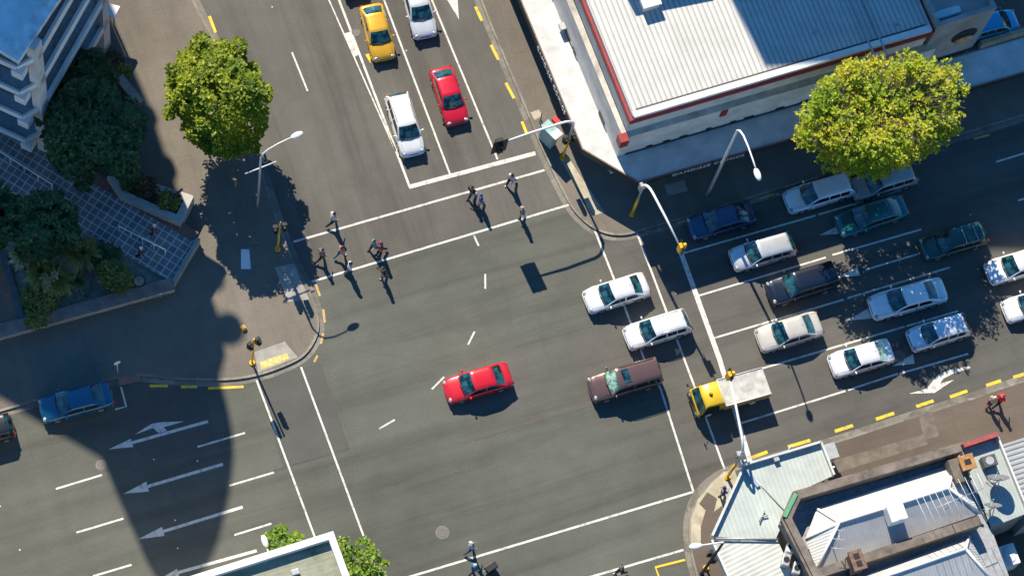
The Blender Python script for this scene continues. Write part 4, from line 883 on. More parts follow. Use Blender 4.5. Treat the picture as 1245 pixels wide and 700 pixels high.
# ---- flat annexe right of it
ZA = 4.6
ax = thing('annexe_building', 'low grey metal roofed annexe with satellite dishes and a red coping', 'building', g(1210, 590, 0))
ao = [w2(1170, 543, ZA), w2(1212, 529, ZA), w2(1250, 622, ZA), w2(1204, 640, ZA)]
angN = math.atan2(*(Vector(ao[1]) - Vector(ao[2])).yx)
m = MB(); m.prism(ao, -.05, ZA - .3, 0, 1, bottom=False); m.build('wall', [corrugated('annexe_iron', (.36, .40, .39), .25, -angA + .0, .12, .16, .5), plain('annexe_wall', (.30, .28, .25), .8, var=.2)], ax)
m = MB(); beam(m, ao[0], ao[1], .28, ZA - .3, ZA + .35); m.build('red_coping', plain('red_coping_paint', (.32, .06, .06), .6, var=.2), ax)
m = MB(); beam(m, ao[1], ao[2], .12, ZA - .35, ZA + .12); m.build('roof_flashing', M['offwhite'], ax)
def dish(px, py, r, label):
    q = g(px, py, ZA + .9); t = thing('satellite_dish', label, 'satellite dish', (q.x, q.y, ZA - .3)); m = MB(); m.tube([(q.x, q.y, ZA - .3), (q.x, q.y, ZA + .7)], .04, 6)
    for k in range(3): a = k * 2.1 + .4; m.tube([(q.x, q.y, ZA + .1), (q.x + .55 * math.cos(a), q.y + .55 * math.sin(a), ZA - .29)], .025, 5)
    m.build('stand', M['galv'], t)
    nrm = Vector((.25, .88, .55)).normalized(); u = nrm.orthogonal().normalized(); v = nrm.cross(u); m = MB(); vs = []; c = Vector((q.x, q.y, ZA + .8))
    for i in range(6):
        rr = r * i / 5
        for k in range(20): a = 2 * math.pi * k / 20; vs.append(c + (u * math.cos(a) + v * math.sin(a)) * rr + nrm * (rr * rr / r * .28))
    fs = [(i * 20 + k, i * 20 + (k + 1) % 20, (i + 1) * 20 + (k + 1) % 20, (i + 1) * 20 + k) for i in range(5) for k in range(20)]; m.add(vs, fs, 0, True)
    m.build('reflector', plain('dish_grey', (.13, .14, .15), .6, var=.1), t)
    m = MB(); m.tube([c + v * -r * .9, c + nrm * r * .9], .018, 5); m.ell(c + nrm * r * .9, (.06, .06, .08), 8, 5); m.build('receiver_arm', M['galv'], t)
dish(1214, 583, .75, 'larger dark satellite dish on the grey annexe roof'); dish(1208, 616, .58, 'smaller dark satellite dish at the lower edge of the annexe roof')
q = g(1203, 560, ZA + .3); t = thing('air_unit', 'dark air unit near the red coping of the annexe', 'air unit', (q.x, q.y, ZA - .3)); m = MB(); m.box((q.x, q.y, ZA + .05), (.95, .75, .7), angA); m.build('casing', plain('dark_metal', (.07, .075, .08), .5), t, bevel=.03); m = MB(); m.disc((q.x, q.y, ZA + .41), (0, 0, 1), .28, 16, 0, .04); m.build('fan_grille', M['galv'], t)
t = thing('roof_conduit', 'thin bent pipe lying across the annexe roof', 'pipe', g(1207, 575, ZA - .2)); m = MB(); m.tube([g(1198, 573, ZA - .22), g(1203, 584, ZA - .22), g(1215, 592, ZA - .22)], .04, 6); m.tube([g(1205, 566, ZA - .2), g(1214, 573, ZA - .2)], .05, 6); m.tube([g(1180, 578, ZA - .2), g(1176, 588, ZA - .2), g(1200, 634, ZA - .2)], .06, 6); m.build('pipe_run', M['galv'], t)
# far right ribbed roof
rb = thing('ribbed_roof_shed', 'shed with a coarse dark ribbed roof at the frame edge', 'shed', g(1245, 570, 0)); so_ = [w2(1216, 541, 4.2), w2(1330, 505, 4.2), w2(1370, 590, 4.2), w2(1252, 632, 4.2)]
m = MB(); m.prism(so_, -.05, 4.2, 0, 1, bottom=False); m.build('roof', [corrugated('coarse_ribs', (.34, .36, .37), .33, -angN, .75, .12, .5), M['end_conc']], rb)
# dark yard with a white tank behind
q = g(1225, 676, 2.0); t = thing('water_tank', 'white box shaped water tank in the dark yard', 'tank', (q.x, q.y, 0)); m = MB(); m.box((q.x, q.y, 1.3), (1.1, 1.4, 2.3), angA); m.ell((q.x, q.y, 2.45), (.45, .6, .12), 12, 4, 0, 0, angA); m.build('tank_body', M['white'], t, bevel=.08); m = MB(); m.box((q.x, q.y, .1), (1.3, 1.6, .16), angA); m.build('plinth', M['concrete'], t)
q = g(1238, 692, 1.0); t = thing('timber_crate', 'weathered timber crate below the white water tank', 'crate', (q.x, q.y, FP)); m = MB()
for i in range(6): m.box((q.x + math.cos(angA) * (i - 2.5) * .2, q.y + math.sin(angA) * (i - 2.5) * .2, .7), (.17, 1.2, .05), angA)
for s in (-.55, .55): m.box((q.x - math.sin(angA) * s, q.y + math.cos(angA) * s, .40), (1.2, .05, .55), angA)
m.build('slats', plain('weathered_timber', (.22, .15, .09), .9, var=.3, scale=4), t)
# small white kiosk block behind the veranda end
q = g(1008, 550, 1.5); t = thing('meter_cabinet', 'pale cabinet standing at the end of the veranda', 'cabinet', (q.x, q.y, FP)); m = MB(); m.box((q.x, q.y, .95), (.8, .9, 1.6), angA); m.build('casing', M['offwhite'], t, bevel=.03); m = MB(); m.box((q.x, q.y, 1.8), (.95, 1.05, .1), angA); m.build('lid', M['galv'], t)

# ---- flat roof at the lower left
fb = thing('flat_roof_building', 'flat mossy roof with a broad white parapet at the lower frame edge', 'building', g(350, 720, 0)); ZF = 9.0
f0 = Vector(w2(405, 645, ZF)); f1 = Vector(w2(205, 708, ZF)); f2 = Vector(w2(431, 716, ZF)); uf = (f1 - f0).normalized(); vf = (f2 - f0).normalized()
fo = [tuple(f0), tuple(f0 + uf * 30), tuple(f0 + uf * 30 + vf * 22), tuple(f0 + vf * 22)]
def mossy():
    m_, nt, b_ = new_mat('mossy_membrane'); n = N(nt, 'ShaderNodeTexNoise', Scale=0.55, Detail=9.0, Roughness=0.72); L(nt, coords(nt), n.inputs['Vector'])
    c = ramp(nt, n.outputs['Fac'], [(.3, (.12, .14, .08)), (.46, (.25, .26, .18)), (.6, (.31, .31, .24)), (.75, (.38, .38, .32))])
    s2 = N(nt, 'ShaderNodeTexNoise', Scale=1.0, Detail=6.0, Roughness=.7); L(nt, coords(nt, (.25, 2.4, 1), -angA), s2.inputs['Vector']); c = mixc(nt, 'MULTIPLY', 1.0, c, ramp(nt, s2.outputs['Fac'], [(.3, g3(.72)), (.65, g3(1.12))]))
    L(nt, c, b_.inputs['Base Color']); b_.inputs['Roughness'].default_value = .9; return m_
m = MB(); m.prism(inset(fo, .02), -.05, ZF - .55, 0, 1, bottom=False); m.build('roof', [mossy(), M['offwhite']], fb)
m = MB(); ring_wall(m, fo, inset(fo, .42), ZF - .8, ZF, 0); m.build('parapet', M['white'], fb)
q = g(359, 695, ZF - .3); t = thing('roof_flood_light', 'small grey flood light lying on the mossy flat roof', 'flood light', (q.x, q.y, ZF - .55)); m = MB(); m.box((q.x, q.y, ZF - .35), (.5, .35, .3), angA); m.build('casing', M['galv'], t, bevel=.03); m = MB(); m.box((q.x - .9, q.y - .15, ZF - .48), (1.6, .10, .10), angA); m.build('bracket', M['galv'], t)
q = g(322, 657, 8.6); t = thing('street_lamp', 'white street lamp peeping over the flat white parapet', 'lamp', (q.x, q.y - 3.1, FP)); m = MB(); m.tube([(q.x, q.y - 3.1, 0), (q.x, q.y - 3.1, 7.4), (q.x, q.y - 2.6, 8.1), (q.x, q.y - .5, 8.5)], [.09, .07, .05, .045], 8); m.build('pole', M['white_steel'], t); m = MB(); m.ell((q.x, q.y, 8.55), (.2, .42, .12), 10, 6); m.build('lamp_head', M['white'], t)

# ---- shaded balcony tower at the upper left
TB = 17.6
tw = thing('balcony_building', 'shaded office block with pale floor bands and corner balconies', 'building', g(60, 100, 0))
q0 = Vector(w2(35, 200, 0)); q1 = Vector(w2(58, 187, 0)); q2 = Vector(w2(131, 57, 0)); e1 = (q2 - q1).normalized(); e2 = Vector((-e1.y, e1.x))
back = q2 + e2 * 14; q3 = q0 + e2 * 14
foot = [q0, q1, q2, back, q3]
M['pale_pink'] = plain('pale_pink_render', (.58, .53, .51), .8, var=.14, scale=.8)
M['band'] = plain('pale_band_render', (.70, .68, .66), .75, var=.12, scale=.8)
core = inset([tuple(p) for p in foot], 1.1); m = MB(); m.prism(core, -.05, TB - .3, 0); m.build('recessed_glazing', M['glass_build'], tw)
FH = TB / 4.55
for k in range(5):
    z = k * FH
    m = MB(); m.prism(inset([tuple(p) for p in foot], .12), z + .02, z + .30, 0); m.build('floor_slab', plain('grey_floor_slab', (.34, .35, .36), .85, var=.15), tw)
    m = MB(); beam(m, q1, q2, .22, z - .25, z + .62); 
    m.build('floor_band', M['band'], tw)
    m = MB(); beam(m, q0 + e1 * .0, q1, .16, z - .1, z + .5); beam(m, q0, q0 + e2 * 14, .16, z - .1, z + .5); m.build('balcony_edge', M['band'], tw)
    m = MB(); st_ = q0 + (q1 - q0) * .12; m.box((st_.x, st_.y, z - .35), (.75, .75, .9), math.atan2(e1.y, e1.x)); m.build('balcony_block', M['band'], tw)
for p in (q1 + e1 * .1, q2 - e1 * .2): m = MB(); m.box((p.x + e2.x * .2, p.y + e2.y * .2, TB / 2 - .2), (.85, .62, TB - .1), math.atan2(e1.y, e1.x)); m.build('column', M['pale_pink'], tw)
for i in range(1, 4): p = q1 + (q2 - q1) * i / 4; m = MB(); m.box((p.x + e2.x * 1.0, p.y + e2.y * 1.0, TB / 2 - .2), (.18, .18, TB - .5), math.atan2(e1.y, e1.x)); m.build('mullion', M['band'], tw)
r0 = Vector(w2(22, 74.5, TB)); r1 = Vector(w2(73, -2, TB)); ur = (r1 - r0).normalized(); rl = Vector(w2(-6, 57.5, TB)); ul = (rl - r0).normalized()
ro = [tuple(r0), tuple(r0 + ur * 11.5), tuple(r0 + ur * 11.5 + ul * 14), tuple(r0 + ul * 14)]
M['blue_roof'] = plain('pale_blue_grey_roofing', (.64, .72, .74), .6, var=.14, scale=.7)
m = MB(); m.prism(inset(ro, .02), TB - .45, TB - .2, 0, 1); m.build('roof', [M['blue_roof'], M['band']], tw)
m = MB(); ring_wall(m, ro, inset(ro, .85), TB - .5, TB, 0); m.build('roof_rim', plain('roof_rim_membrane', (.60, .66, .68), .6, var=.25, scale=1.2), tw)
sgn = thing('entrance_canopy', 'small sunlit white entrance canopy beside the balcony building', 'canopy', g(141, 12, 2.6)); m = MB(); m.prism([w2(131, 4, 3), w2(146, 8, 3), w2(139, 22, 3), w2(132, 18, 3)], 2.75, 3.0, 0); m.build('canopy_panel', M['white'], sgn); m = MB(); q = g(138, 10, 3); m.tube([(q.x, q.y, 0), (q.x, q.y, 2.75)], .06, 8); m.build('post', M['galv'], sgn)

# ---- tiled terrace, low walls, planters
ZT = 1.0
tt = thing('tiled_terrace', 'raised terrace of blue grey tiles on the shaded plaza corner', 'terrace', g(120, 250, 0))
t_ang = math.atan2(*(Vector(w2(241, 291, ZT)) - Vector(w2(90, 200, ZT))).yx)
M['terrace'] = tiles('terrace_tiles', (.15, .14, .15), (.25, .20, .185), (.50, .49, .47), .52, -t_ang)
m = MB(); m.prism([w2(241, 290, ZT), w2(209, 343, ZT), w2(120, 292, ZT), w2(-60, 190, ZT), w2(-60, 120, ZT), w2(25, 158, ZT), w2(75, 190, ZT), w2(150, 240, ZT)], -.05, ZT, 0, 1, bottom=False); m.build('paving', [M['terrace'], M['concrete']], tt)
m = MB(); beam(m, w2(80, 196, ZT), w2(238, 288, ZT), .75, ZT, ZT + .02); m.build('brick_border', plain('red_brown_brick_border', (.22, .11, .08), .9, var=.3, scale=6), tt)
m = MB(); beam(m, w2(241.5, 290, ZT), w2(210, 344, ZT), .25, -.05, ZT + .12); m.build('edge_wall', M['concrete'], tt)
m = MB(); m.tube([g(145, 275, ZT + 1.0), g(201, 303.5, ZT + 1.0)], .05, 8); 
for i in range(5): p = lerp((145, 275), (201, 303.5), i / 4); a = g(*p, ZT + 1.0); m.tube([(a.x, a.y, ZT), (a.x, a.y, ZT + 1.0)], .035, 6)
hr = thing('handrail', 'thin white handrail across the middle of the tiled terrace', 'handrail', g(173, 290, ZT)); m.build('rail', M['white_steel'], hr)
m = MB(); m.tube([g(-5, 181, ZT + 1.0), g(63, 224, ZT + 1.0)], .05, 8)
for i in range(5): p = lerp((-5, 181), (63, 224), i / 4); a = g(*p, ZT + 1.0); m.tube([(a.x, a.y, ZT), (a.x, a.y, ZT + 1.0)], .035, 6)
hr = thing('handrail', 'thin white handrail on the terrace under the balcony building', 'handrail', g(30, 202, ZT)); m.build('rail', M['white_steel'], hr)
pw = thing('planter_wall', 'long low concrete wall along the footpath edge of the garden bed', 'wall', g(100, 370, 0)); m = MB(); a0, a1 = w2(211, 345, ZT), w2(-60, 420, ZT); beam(m, a0, a1, .55, -.05, ZT + .05); m.build('wall_face', M['concrete'], pw); m = MB(); beam(m, a0, a1, .85, ZT + .05, ZT + .14); m.build('coping', plain('brown_coping', (.22, .17, .14), .8, var=.25, scale=1.5), pw)
gb = MB(); gb.prism([w2(205, 342, .7), w2(120, 293, .7), w2(-60, 192, .7), w2(-60, 412, .7)], -.05, .7, 0); struct(gb.build('garden_soil', M['gravel']), 'pale gravel bed of the raised garden')
gb = MB(); gb.prism([w2(-60, 300, .74), w2(3, 308, .74), w2(24, 385, .74), w2(-60, 408, .74)], .6, .74, 0); struct(gb.build('brick_paving', M['brick_paving']), 'orange brick paving at the garden edge')
for a, c, lab in [((2, 305), (27, 388), 'low dark edging wall between brick paving and garden bed'), ((122, 292), (103, 358), 'low dark wall dividing the garden bed')]:
    t = thing('edging_wall', lab, 'wall', g(*a, 0)); m = MB(); beam(m, w2(*a, 1.0), w2(*c, 1.0), .45, -.05, 1.0); m.build('wall_face', plain('dark_edging', (.10, .11, .12), .8, var=.2), t)
# corner planter with its sunlit coping
pl = thing('corner_planter', 'walled planter with a sunlit white coping on the plaza corner', 'planter', g(200, 235, 0)); pz = 1.7
pp = [w2(150, 207, pz), w2(192, 224, pz), w2(236, 238, pz), w2(219, 272, pz), w2(146, 239, pz), w2(130, 215, pz)]
m = MB(); ring_wall(m, pp, inset(pp, .5), -.05, pz, 0, 1); m.build('wall_face', [M['concrete'], plain('planter_coping', (.42, .40, .37), .8, var=.12)], pl); m = MB(); m.prism(inset(pp, .45), 0, pz - .3, 0); m.build('soil', M['soil'], pl)
bs = thing('direction_sign', 'small dark cross shaped sign at the planter corner', 'sign', g(217, 250, 0)); q = g(216, 234, 3.2); m = MB(); m.tube([(q.x, q.y, 0), (q.x, q.y, 3.3)], .04, 6); m.build('post', M['black'], bs); m = MB(); m.box((q.x, q.y, 3.0), (.9, .10, .28), .5); m.box((q.x, q.y, 2.65), (.5, .10, .22), -.7); m.build('sign_arm', M['black'], bs)
bl = thing('brick_pier', 'dark brick pier by the entrance of the balcony building', 'pier', g(160, 110, 0)); m = MB(); a = Vector(w2(158, 118, 0)); m.box((a.x, a.y, .6), (.5, 2.2, 1.2), .35); m.build('wall_face', plain('dark_pier', (.12, .11, .11), .8, var=.2), bl); m = MB(); m.box((a.x, a.y, 1.24), (.6, 2.35, .08), .35); m.build('coping', M['concrete'], bl)

# ---- tall towers standing beyond the frame, whose shade falls over the picture
def tower(name, label, outline_px, H, deep, bal=()):
    dsh = Vector((SHX, SHY)) * H; pts = [Vector(w2(*p)) - dsh for p in outline_px]
    c = poly_center(pts); t = thing(name, label, 'building', (c.x, c.y, 0))
    full = [tuple(p) for p in pts] + [tuple(pts[-1] + Vector((0, deep))), tuple(pts[0] + Vector((0, deep)))]
    m = MB(); m.prism(full, -.05, H, 0, 0); m.build('wall', M['tower_wall'], t)
    for (px, py, r) in bal:
        k = pts[bal_i]; gp_ = Vector(w2(px, py)); h = (k - gp_).length / Vector((SHX, SHY)).length
        ce = gp_ - Vector((SHX, SHY)) * h; m = MB(); m.disc((ce.x, ce.y, h), (0, 0, 1), r, 20, 0, .5); m.build('balcony', M['band'], t)
    return t
M['tower_wall'] = tiles('tower_facade', (.10, .12, .14), (.12, .14, .16), (.45, .44, .42), 3.2, 0)
lo = smoothpts([(138, 566), (141, 586), (147, 612), (163, 648), (184, 694), (200, 712), (216, 717), (232, 712), (246, 698), (262, 668), (276, 616), (283, 570), (284, 540), (280, 508), (272, 476)], 3)
outl = [(-500, 380), (0, 486), (48, 514)] + [tuple(p) for p in lo] + [(268, 462), (276, 436), (266, 385)]
bal_i = len(outl) - 1
tower('round_fronted_tower', 'tall tower with a rounded front and corner balconies beyond the frame', outl, 62.0, 16.0, [(279, 403, .95), (258, 341, .80), (197, 210, .98), (178, 146, .74)])
bal_i = 0
tower('slab_tower', 'tall slab tower beyond the frame behind the shop', [(976, 296), (1120, 289), (1190, 303), (1260, 305), (1700, 250)], 62.0, 16.0)

# ------------------------------------------------------------------ trees and plants
def leaf_quads(mb, c, size, rnd, k=3, flat=.5, up=None):
    """one leaf clump: k small bent leaves fanned from a point"""
    for _ in range(k):
        a = rnd.uniform(0, 6.283); el = rnd.uniform(-.35, .9) * (1 - flat * .4)
        d = Vector((math.cos(a) * math.cos(el), math.sin(a) * math.cos(el), math.sin(el)))
        s = Vector((-math.sin(a), math.cos(a), rnd.uniform(-.5, .5))).normalized()
        L_ = size * rnd.uniform(.7, 1.25); w = L_ * .36
        o = len(mb.v); p = Vector(c); mb.v += [p, p + d * L_ * .55 + s * w + Vector((0, 0, L_ * .06)), p + d * L_, p + d * L_ * .55 - s * w + Vector((0, 0, L_ * .06))]
        mb.f.append([o, o + 1, o + 2, o + 3]); mb.m.append(0); mb.sm.append(False)
def limbs(mb, base, top, r0, nb, spread, rnd, depth=2, kink=.25, mx=9.0):
    """trunk with forking limbs; returns tip points"""
    base, top = Vector(base), Vector(top); tips = []
    def grow(p, d, ln, r, lv):
        n = 4; pts = [p]; q = p.copy(); dd = d.copy()
        for i in range(n):
            dd = (dd + Vector((rnd.uniform(-1, 1), rnd.uniform(-1, 1), rnd.uniform(-.4, .8))) * kink * .5).normalized(); q = q + dd * ln / n; pts.append(q.copy())
        mb.tube(pts, [r * (1 - .6 * i / n) for i in range(n + 1)], 6 if lv else 9, 0)
        if lv >= depth: tips.append(pts[-1]); tips.append(pts[-2]); return
        for j in range(nb):
            a = 6.283 * (j + rnd.random() * .6) / nb; t = rnd.uniform(.55, 1.0); st = pts[max(1, int(t * n))]
            nd = (dd * (1 - spread * .5) + Vector((math.cos(a), math.sin(a), rnd.uniform(.0, .5))) * spread).normalized(); grow(st, nd, min(ln * rnd.uniform(.55, .8), mx * .62 ** lv), r * .45, lv + 1)
    v = top - base; grow(base, v.normalized(), v.length, r0, 0); return tips
def tree(name, label, base_px, zc, rad, rz, nclump, size, mats, seed, group=None, lobes=9, gap=.0, freq=.6, k=3, trunk_r=.2, depth=2, spread=.8, core=.5, shape=1.0, twigs=0, pos=None, zbase=0.0, ysc=1.0, main=.62):
    rnd = random.Random(seed); q = pos or g(*base_px, 0); root = thing(name, label, 'tree', (q.x, q.y, zbase), 0, group)
    tb = MB(); tips = limbs(tb, (q.x, q.y, zbase), (q.x + rnd.uniform(-.2, .2), q.y + rnd.uniform(-.2, .2), zc - rz * .35), trunk_r, 5, spread, rnd, depth, mx=rad * .5)
    c = Vector((q.x, q.y, zc)); lb = [(c, rad * main, rz * (main + .08))]
    for i in range(lobes):
        a = 6.283 * (i + rnd.random() * .5) / lobes; e = rnd.uniform(-.55, .75); rr = rnd.uniform(.22, .46)
        lb.append((c + Vector((math.cos(a) * math.cos(e) * rad * (1 - rr) * rnd.uniform(.88, 1.08), math.sin(a) * math.cos(e) * rad * (1 - rr) * rnd.uniform(.88, 1.08), math.sin(e) * rz * .72)), rad * rr, rz * rr * 1.05))
    for i in range(lobes * 2):
        a = rnd.uniform(0, 6.283); e = rnd.uniform(-.5, .9); rr = rnd.uniform(.10, .2); fr = rnd.uniform(.80, 1.0)
        lb.append((c + Vector((math.cos(a) * math.cos(e) * rad * fr, math.sin(a) * math.cos(e) * rad * fr, math.sin(e) * rz * fr)), rad * rr, rad * rr))
    cr = MB(); wts = [l[1] ** 2 for l in lb]; n = 0; tries = 0; lb = [(Vector((c.x + (o_.x - c.x), c.y + (o_.y - c.y) * ysc, o_.z)), a_, b_) for o_, a_, b_ in lb]
    while n < nclump and tries < nclump * 6:
        tries += 1; l = rnd.choices(lb, wts)[0]; d = Vector((rnd.gauss(0, 1), rnd.gauss(0, 1), rnd.gauss(0, 1))).normalized()
        f = rnd.uniform(core, 1.0) ** .6 * rnd.uniform(.92, 1.06); p = l[0] + Vector((d.x * l[1] * f, d.y * l[1] * f * (ysc if ysc > 1 else (1 + ysc) / 2), d.z * l[2] * f))
        if noise.noise(p * freq + Vector((seed, 0, 0))) * .7 + noise.noise(p * freq * 2.7) * .4 < -0.25 + gap: continue
        leaf_quads(cr, p, size, rnd, k); n += 1
    for _ in range(twigs):
        l = rnd.choices(lb, wts)[0]; d = Vector((rnd.gauss(0, 1), rnd.gauss(0, 1), abs(rnd.gauss(0, 1)))).normalized(); p = l[0] + Vector((d.x * l[1], d.y * l[1], d.z * l[2])) * rnd.uniform(.75, 1.0)
        out = (p - c).normalized(); p0 = p - out * rnd.uniform(.7, 1.4) + Vector((rnd.uniform(-.3, .3), rnd.uniform(-.3, .3), 0)); tb.tube([p0, p], [.028, .012], 4, 0, False)
    tb.build('trunk', mats[1], root); cr.build('crown', mats[0], root); return root
M['leaf_a'] = leaf_mat('leaf_sunlit_green', [(.05, .10, .010), (.15, .23, .016), (.30, .36, .02), (.50, .50, .03)], .42)
M['leaf_y'] = leaf_mat('leaf_yellow_green', [(.10, .22, .012), (.24, .37, .015), (.48, .48, .02), (.60, .50, .05)], .4)
M['leaf_d'] = leaf_mat('leaf_dark_evergreen', [(.028, .062, .026), (.055, .105, .036), (.085, .14, .045), (.13, .18, .06)], .2)
M['leaf_b'] = leaf_mat('leaf_bright_spring', [(.06, .13, .012), (.14, .25, .02), (.24, .35, .03), (.36, .43, .05)], .35)
M['leaf_o'] = leaf_mat('leaf_olive', [(.07, .09, .022), (.14, .17, .035), (.22, .22, .05), (.30, .28, .07)], .25)
M['leaf_r'] = leaf_mat('leaf_reddish', [(.06, .025, .02), (.10, .05, .03), (.12, .09, .03), (.10, .13, .04)], .25)
M['leaf_g'] = leaf_mat('leaf_silvery', [(.16, .18, .10), (.26, .27, .14), (.38, .36, .20), (.48, .44, .27)], .2)
tree('street_tree', 'round leafy street tree in full sun on the plaza footpath beside the street', (263, 168), 6.2, 3.35, 4.7, 11500, .23, (M['leaf_a'], M['bark']), 11, lobes=15, freq=.9, gap=.06, core=.55, trunk_r=.18, spread=.9, ysc=1.2, main=.84)
tree('plane_tree', 'very wide yellow green tree with bare twigs showing, beside the shop canopy', (1031, 205), 9.3, 5.9, 3.6, 10500, .215, (M['leaf_y'], M['twig']), 5, lobes=24, freq=1.5, gap=.22, core=.5, trunk_r=.28, depth=3, spread=.95, twigs=1500, ysc=.66, main=.74)
tree('spring_tree', 'small bright green tree behind the flat roof, left of its corner', (340, 694), 5.0, 1.65, 1.7, 620, .22, (M['leaf_b'], M['twig']), 21, lobes=6, freq=1.0, gap=.12, trunk_r=.09, spread=1.0, core=.3)
tree('spring_tree', 'small bright green tree standing right of the corner of the flat roof', (428, 715), 5.0, 2.0, 2.2, 880, .22, (M['leaf_b'], M['twig']), 33, lobes=7, freq=1.0, gap=.12, trunk_r=.10, spread=1.0, core=.3)
tree('spring_tree', 'slim sparse green sapling between the flat roof parapet and the crossing line', (366, 692), 4.2, .9, 1.3, 220, .25, (M['leaf_b'], M['twig']), 35, lobes=4, freq=1.0, gap=.15, trunk_r=.06, spread=1.0, core=.2)
# shaded garden trees
tree('evergreen_tree', 'biggest dark evergreen tree beside the balcony building in the shade', (116, 206), 6.2, 3.5, 3.4, 5600, .30, (M['leaf_d'], M['bark']), 41, lobes=11, freq=.6, trunk_r=.2)
tree('evergreen_tree', 'dark evergreen tree nearer the wall of the balcony building', (106, 134), 5.0, 2.2, 2.4, 2400, .28, (M['leaf_d'], M['bark']), 42, lobes=8, freq=.7, trunk_r=.14)
tree('evergreen_tree', 'dark rounded tree in the middle of the shaded garden bed', (57, 308), 5.0, 2.35, 2.0, 3000, .28, (M['leaf_d'], M['bark']), 43, lobes=9, freq=.6, trunk_r=.16, zbase=.7)
tree('evergreen_tree', 'dark tree at the frame edge of the shaded garden', (8, 292), 4.6, 1.9, 2.0, 2000, .28, (M['leaf_d'], M['bark']), 44, lobes=8, freq=.6, trunk_r=.14, zbase=.7)
def shrub(name, label, px, z0, r, h, n, mat, seed, size=.2):
    rnd = random.Random(seed); q = g(*px, z0); root = thing(name, label, 'shrub', (q.x, q.y, z0)); cr = MB(); st_ = MB()
    for i in range(7):
        a = rnd.uniform(0, 6.283); st_.tube([(q.x, q.y, z0), (q.x + math.cos(a) * r * .5, q.y + math.sin(a) * r * .5, z0 + h * .7)], [.03, .012], 5, 0, False)
    ce = [(Vector((q.x + rnd.uniform(-.5, .5) * r, q.y + rnd.uniform(-.5, .5) * r, z0 + h * rnd.uniform(.45, .7))), r * rnd.uniform(.45, .7)) for _ in range(6)]
    for _ in range(n):
        c, rr = rnd.choice(ce); d = Vector((rnd.gauss(0, 1), rnd.gauss(0, 1), rnd.gauss(0, 1))).normalized() * rr * rnd.uniform(.5, 1.05); d.z *= h / (2.2 * r) + .2
        p = c + d
        if p.z > z0: leaf_quads(cr, p, size, rnd, 3)
    st_.build('stem', M['bark'], root); cr.build('crown', mat, root); return root
shrub('garden_shrub', 'dense olive shrub beside the low dark dividing wall of the garden bed', (140, 345), .7, 1.35, 1.7, 900, M['leaf_o'], 51)
shrub('garden_shrub', 'low olive shrub at the planter wall below the palms', (55, 376), .7, 1.6, 1.3, 900, M['leaf_o'], 52)
shrub('garden_shrub', 'dark green shrub against the terrace edge', (128, 318), .7, 1.0, 1.4, 500, M['leaf_d'], 53)
shrub('planter_shrub', 'reddish leaved shrub in the walled corner planter', (178, 231), 1.4, .9, 1.4, 420, M['leaf_r'], 54)
shrub('planter_shrub', 'olive shrub filling the sunny end of the corner planter', (206, 246), 1.4, .8, 1.0, 360, M['leaf_o'], 55)
shrub('planter_shrub', 'green shrub at the tree end of the corner planter', (160, 224), 1.4, .9, 1.3, 420, M['leaf_d'], 56)
shrub('flowering_shrub', 'reddish flowering shrub at the foot of the balcony building', (137, 82), .1, .9, 1.2, 420, M['leaf_r'], 57)
shrub('flowering_shrub', 'olive shrub beside the dark brick pier', (150, 96), .1, .8, 1.2, 360, M['leaf_o'], 58)
def palm(label, px, h, r, n, mat, seed, z0=.7, w=.075):
    rnd = random.Random(seed); q = g(*px, z0); root = thing('cabbage_palm', label, 'palm', (q.x, q.y, z0), 0, 'spiky palms in the shaded garden'); tb = MB()
    top = Vector((q.x + rnd.uniform(-.15, .15), q.y, z0 + h)); tb.tube([(q.x, q.y, z0), (q.x + .05, q.y, z0 + h * .5), top], [.13, .10, .09], 8); tb.build('trunk', M['bark'], root); cr = MB()
    for i in range(n):
        a = rnd.uniform(0, 6.283); e = rnd.uniform(-.25, 1.25); L_ = r * rnd.uniform(.8, 1.15); d = Vector((math.cos(a) * math.cos(e), math.sin(a) * math.cos(e), math.sin(e))); s = Vector((-math.sin(a), math.cos(a), 0)) * w; pr = top; o = len(cr.v)
        for j, (t, ww) in enumerate(((0, .5), (.35, 1), (.7, .8), (1, .08))):
            p = top + d * L_ * t + Vector((0, 0, -.45 * L_ * t * t * math.cos(e))); cr.v += [p + s * ww, p - s * ww]
        for j in range(3): cr.f.append([o + 2 * j, o + 2 * j + 1, o + 2 * j + 3, o + 2 * j + 2]); cr.m.append(0); cr.sm.append(False)
    cr.build('crown', mat, root); return root
palm('green spiky palm in the middle of the garden clump', (68, 318), 2.6, 1.15, 110, M['leaf_d'], 61); palm('green spiky palm nearest the terrace', (100, 326), 2.8, 1.25, 120, M['leaf_o'], 62)
palm('pale silvery palm at the lower left of the clump', (30, 326), 2.3, 1.0, 100, M['leaf_g'], 63); palm('broad green palm with pale flower heads', (52, 345), 2.2, 1.25, 130, M['leaf_o'], 64)
palm('green palm below the palm nearest the terrace', (72, 352), 2.0, 1.2, 120, M['leaf_o'], 65); palm('small palm beside the bare leaning stem', (97, 352), 1.6, .8, 70, M['leaf_d'], 66); palm('small yellowish palm standing alone on the far terrace edge', (19, 260), 2.2, .75, 70, M['leaf_y'], 67, 1.0)
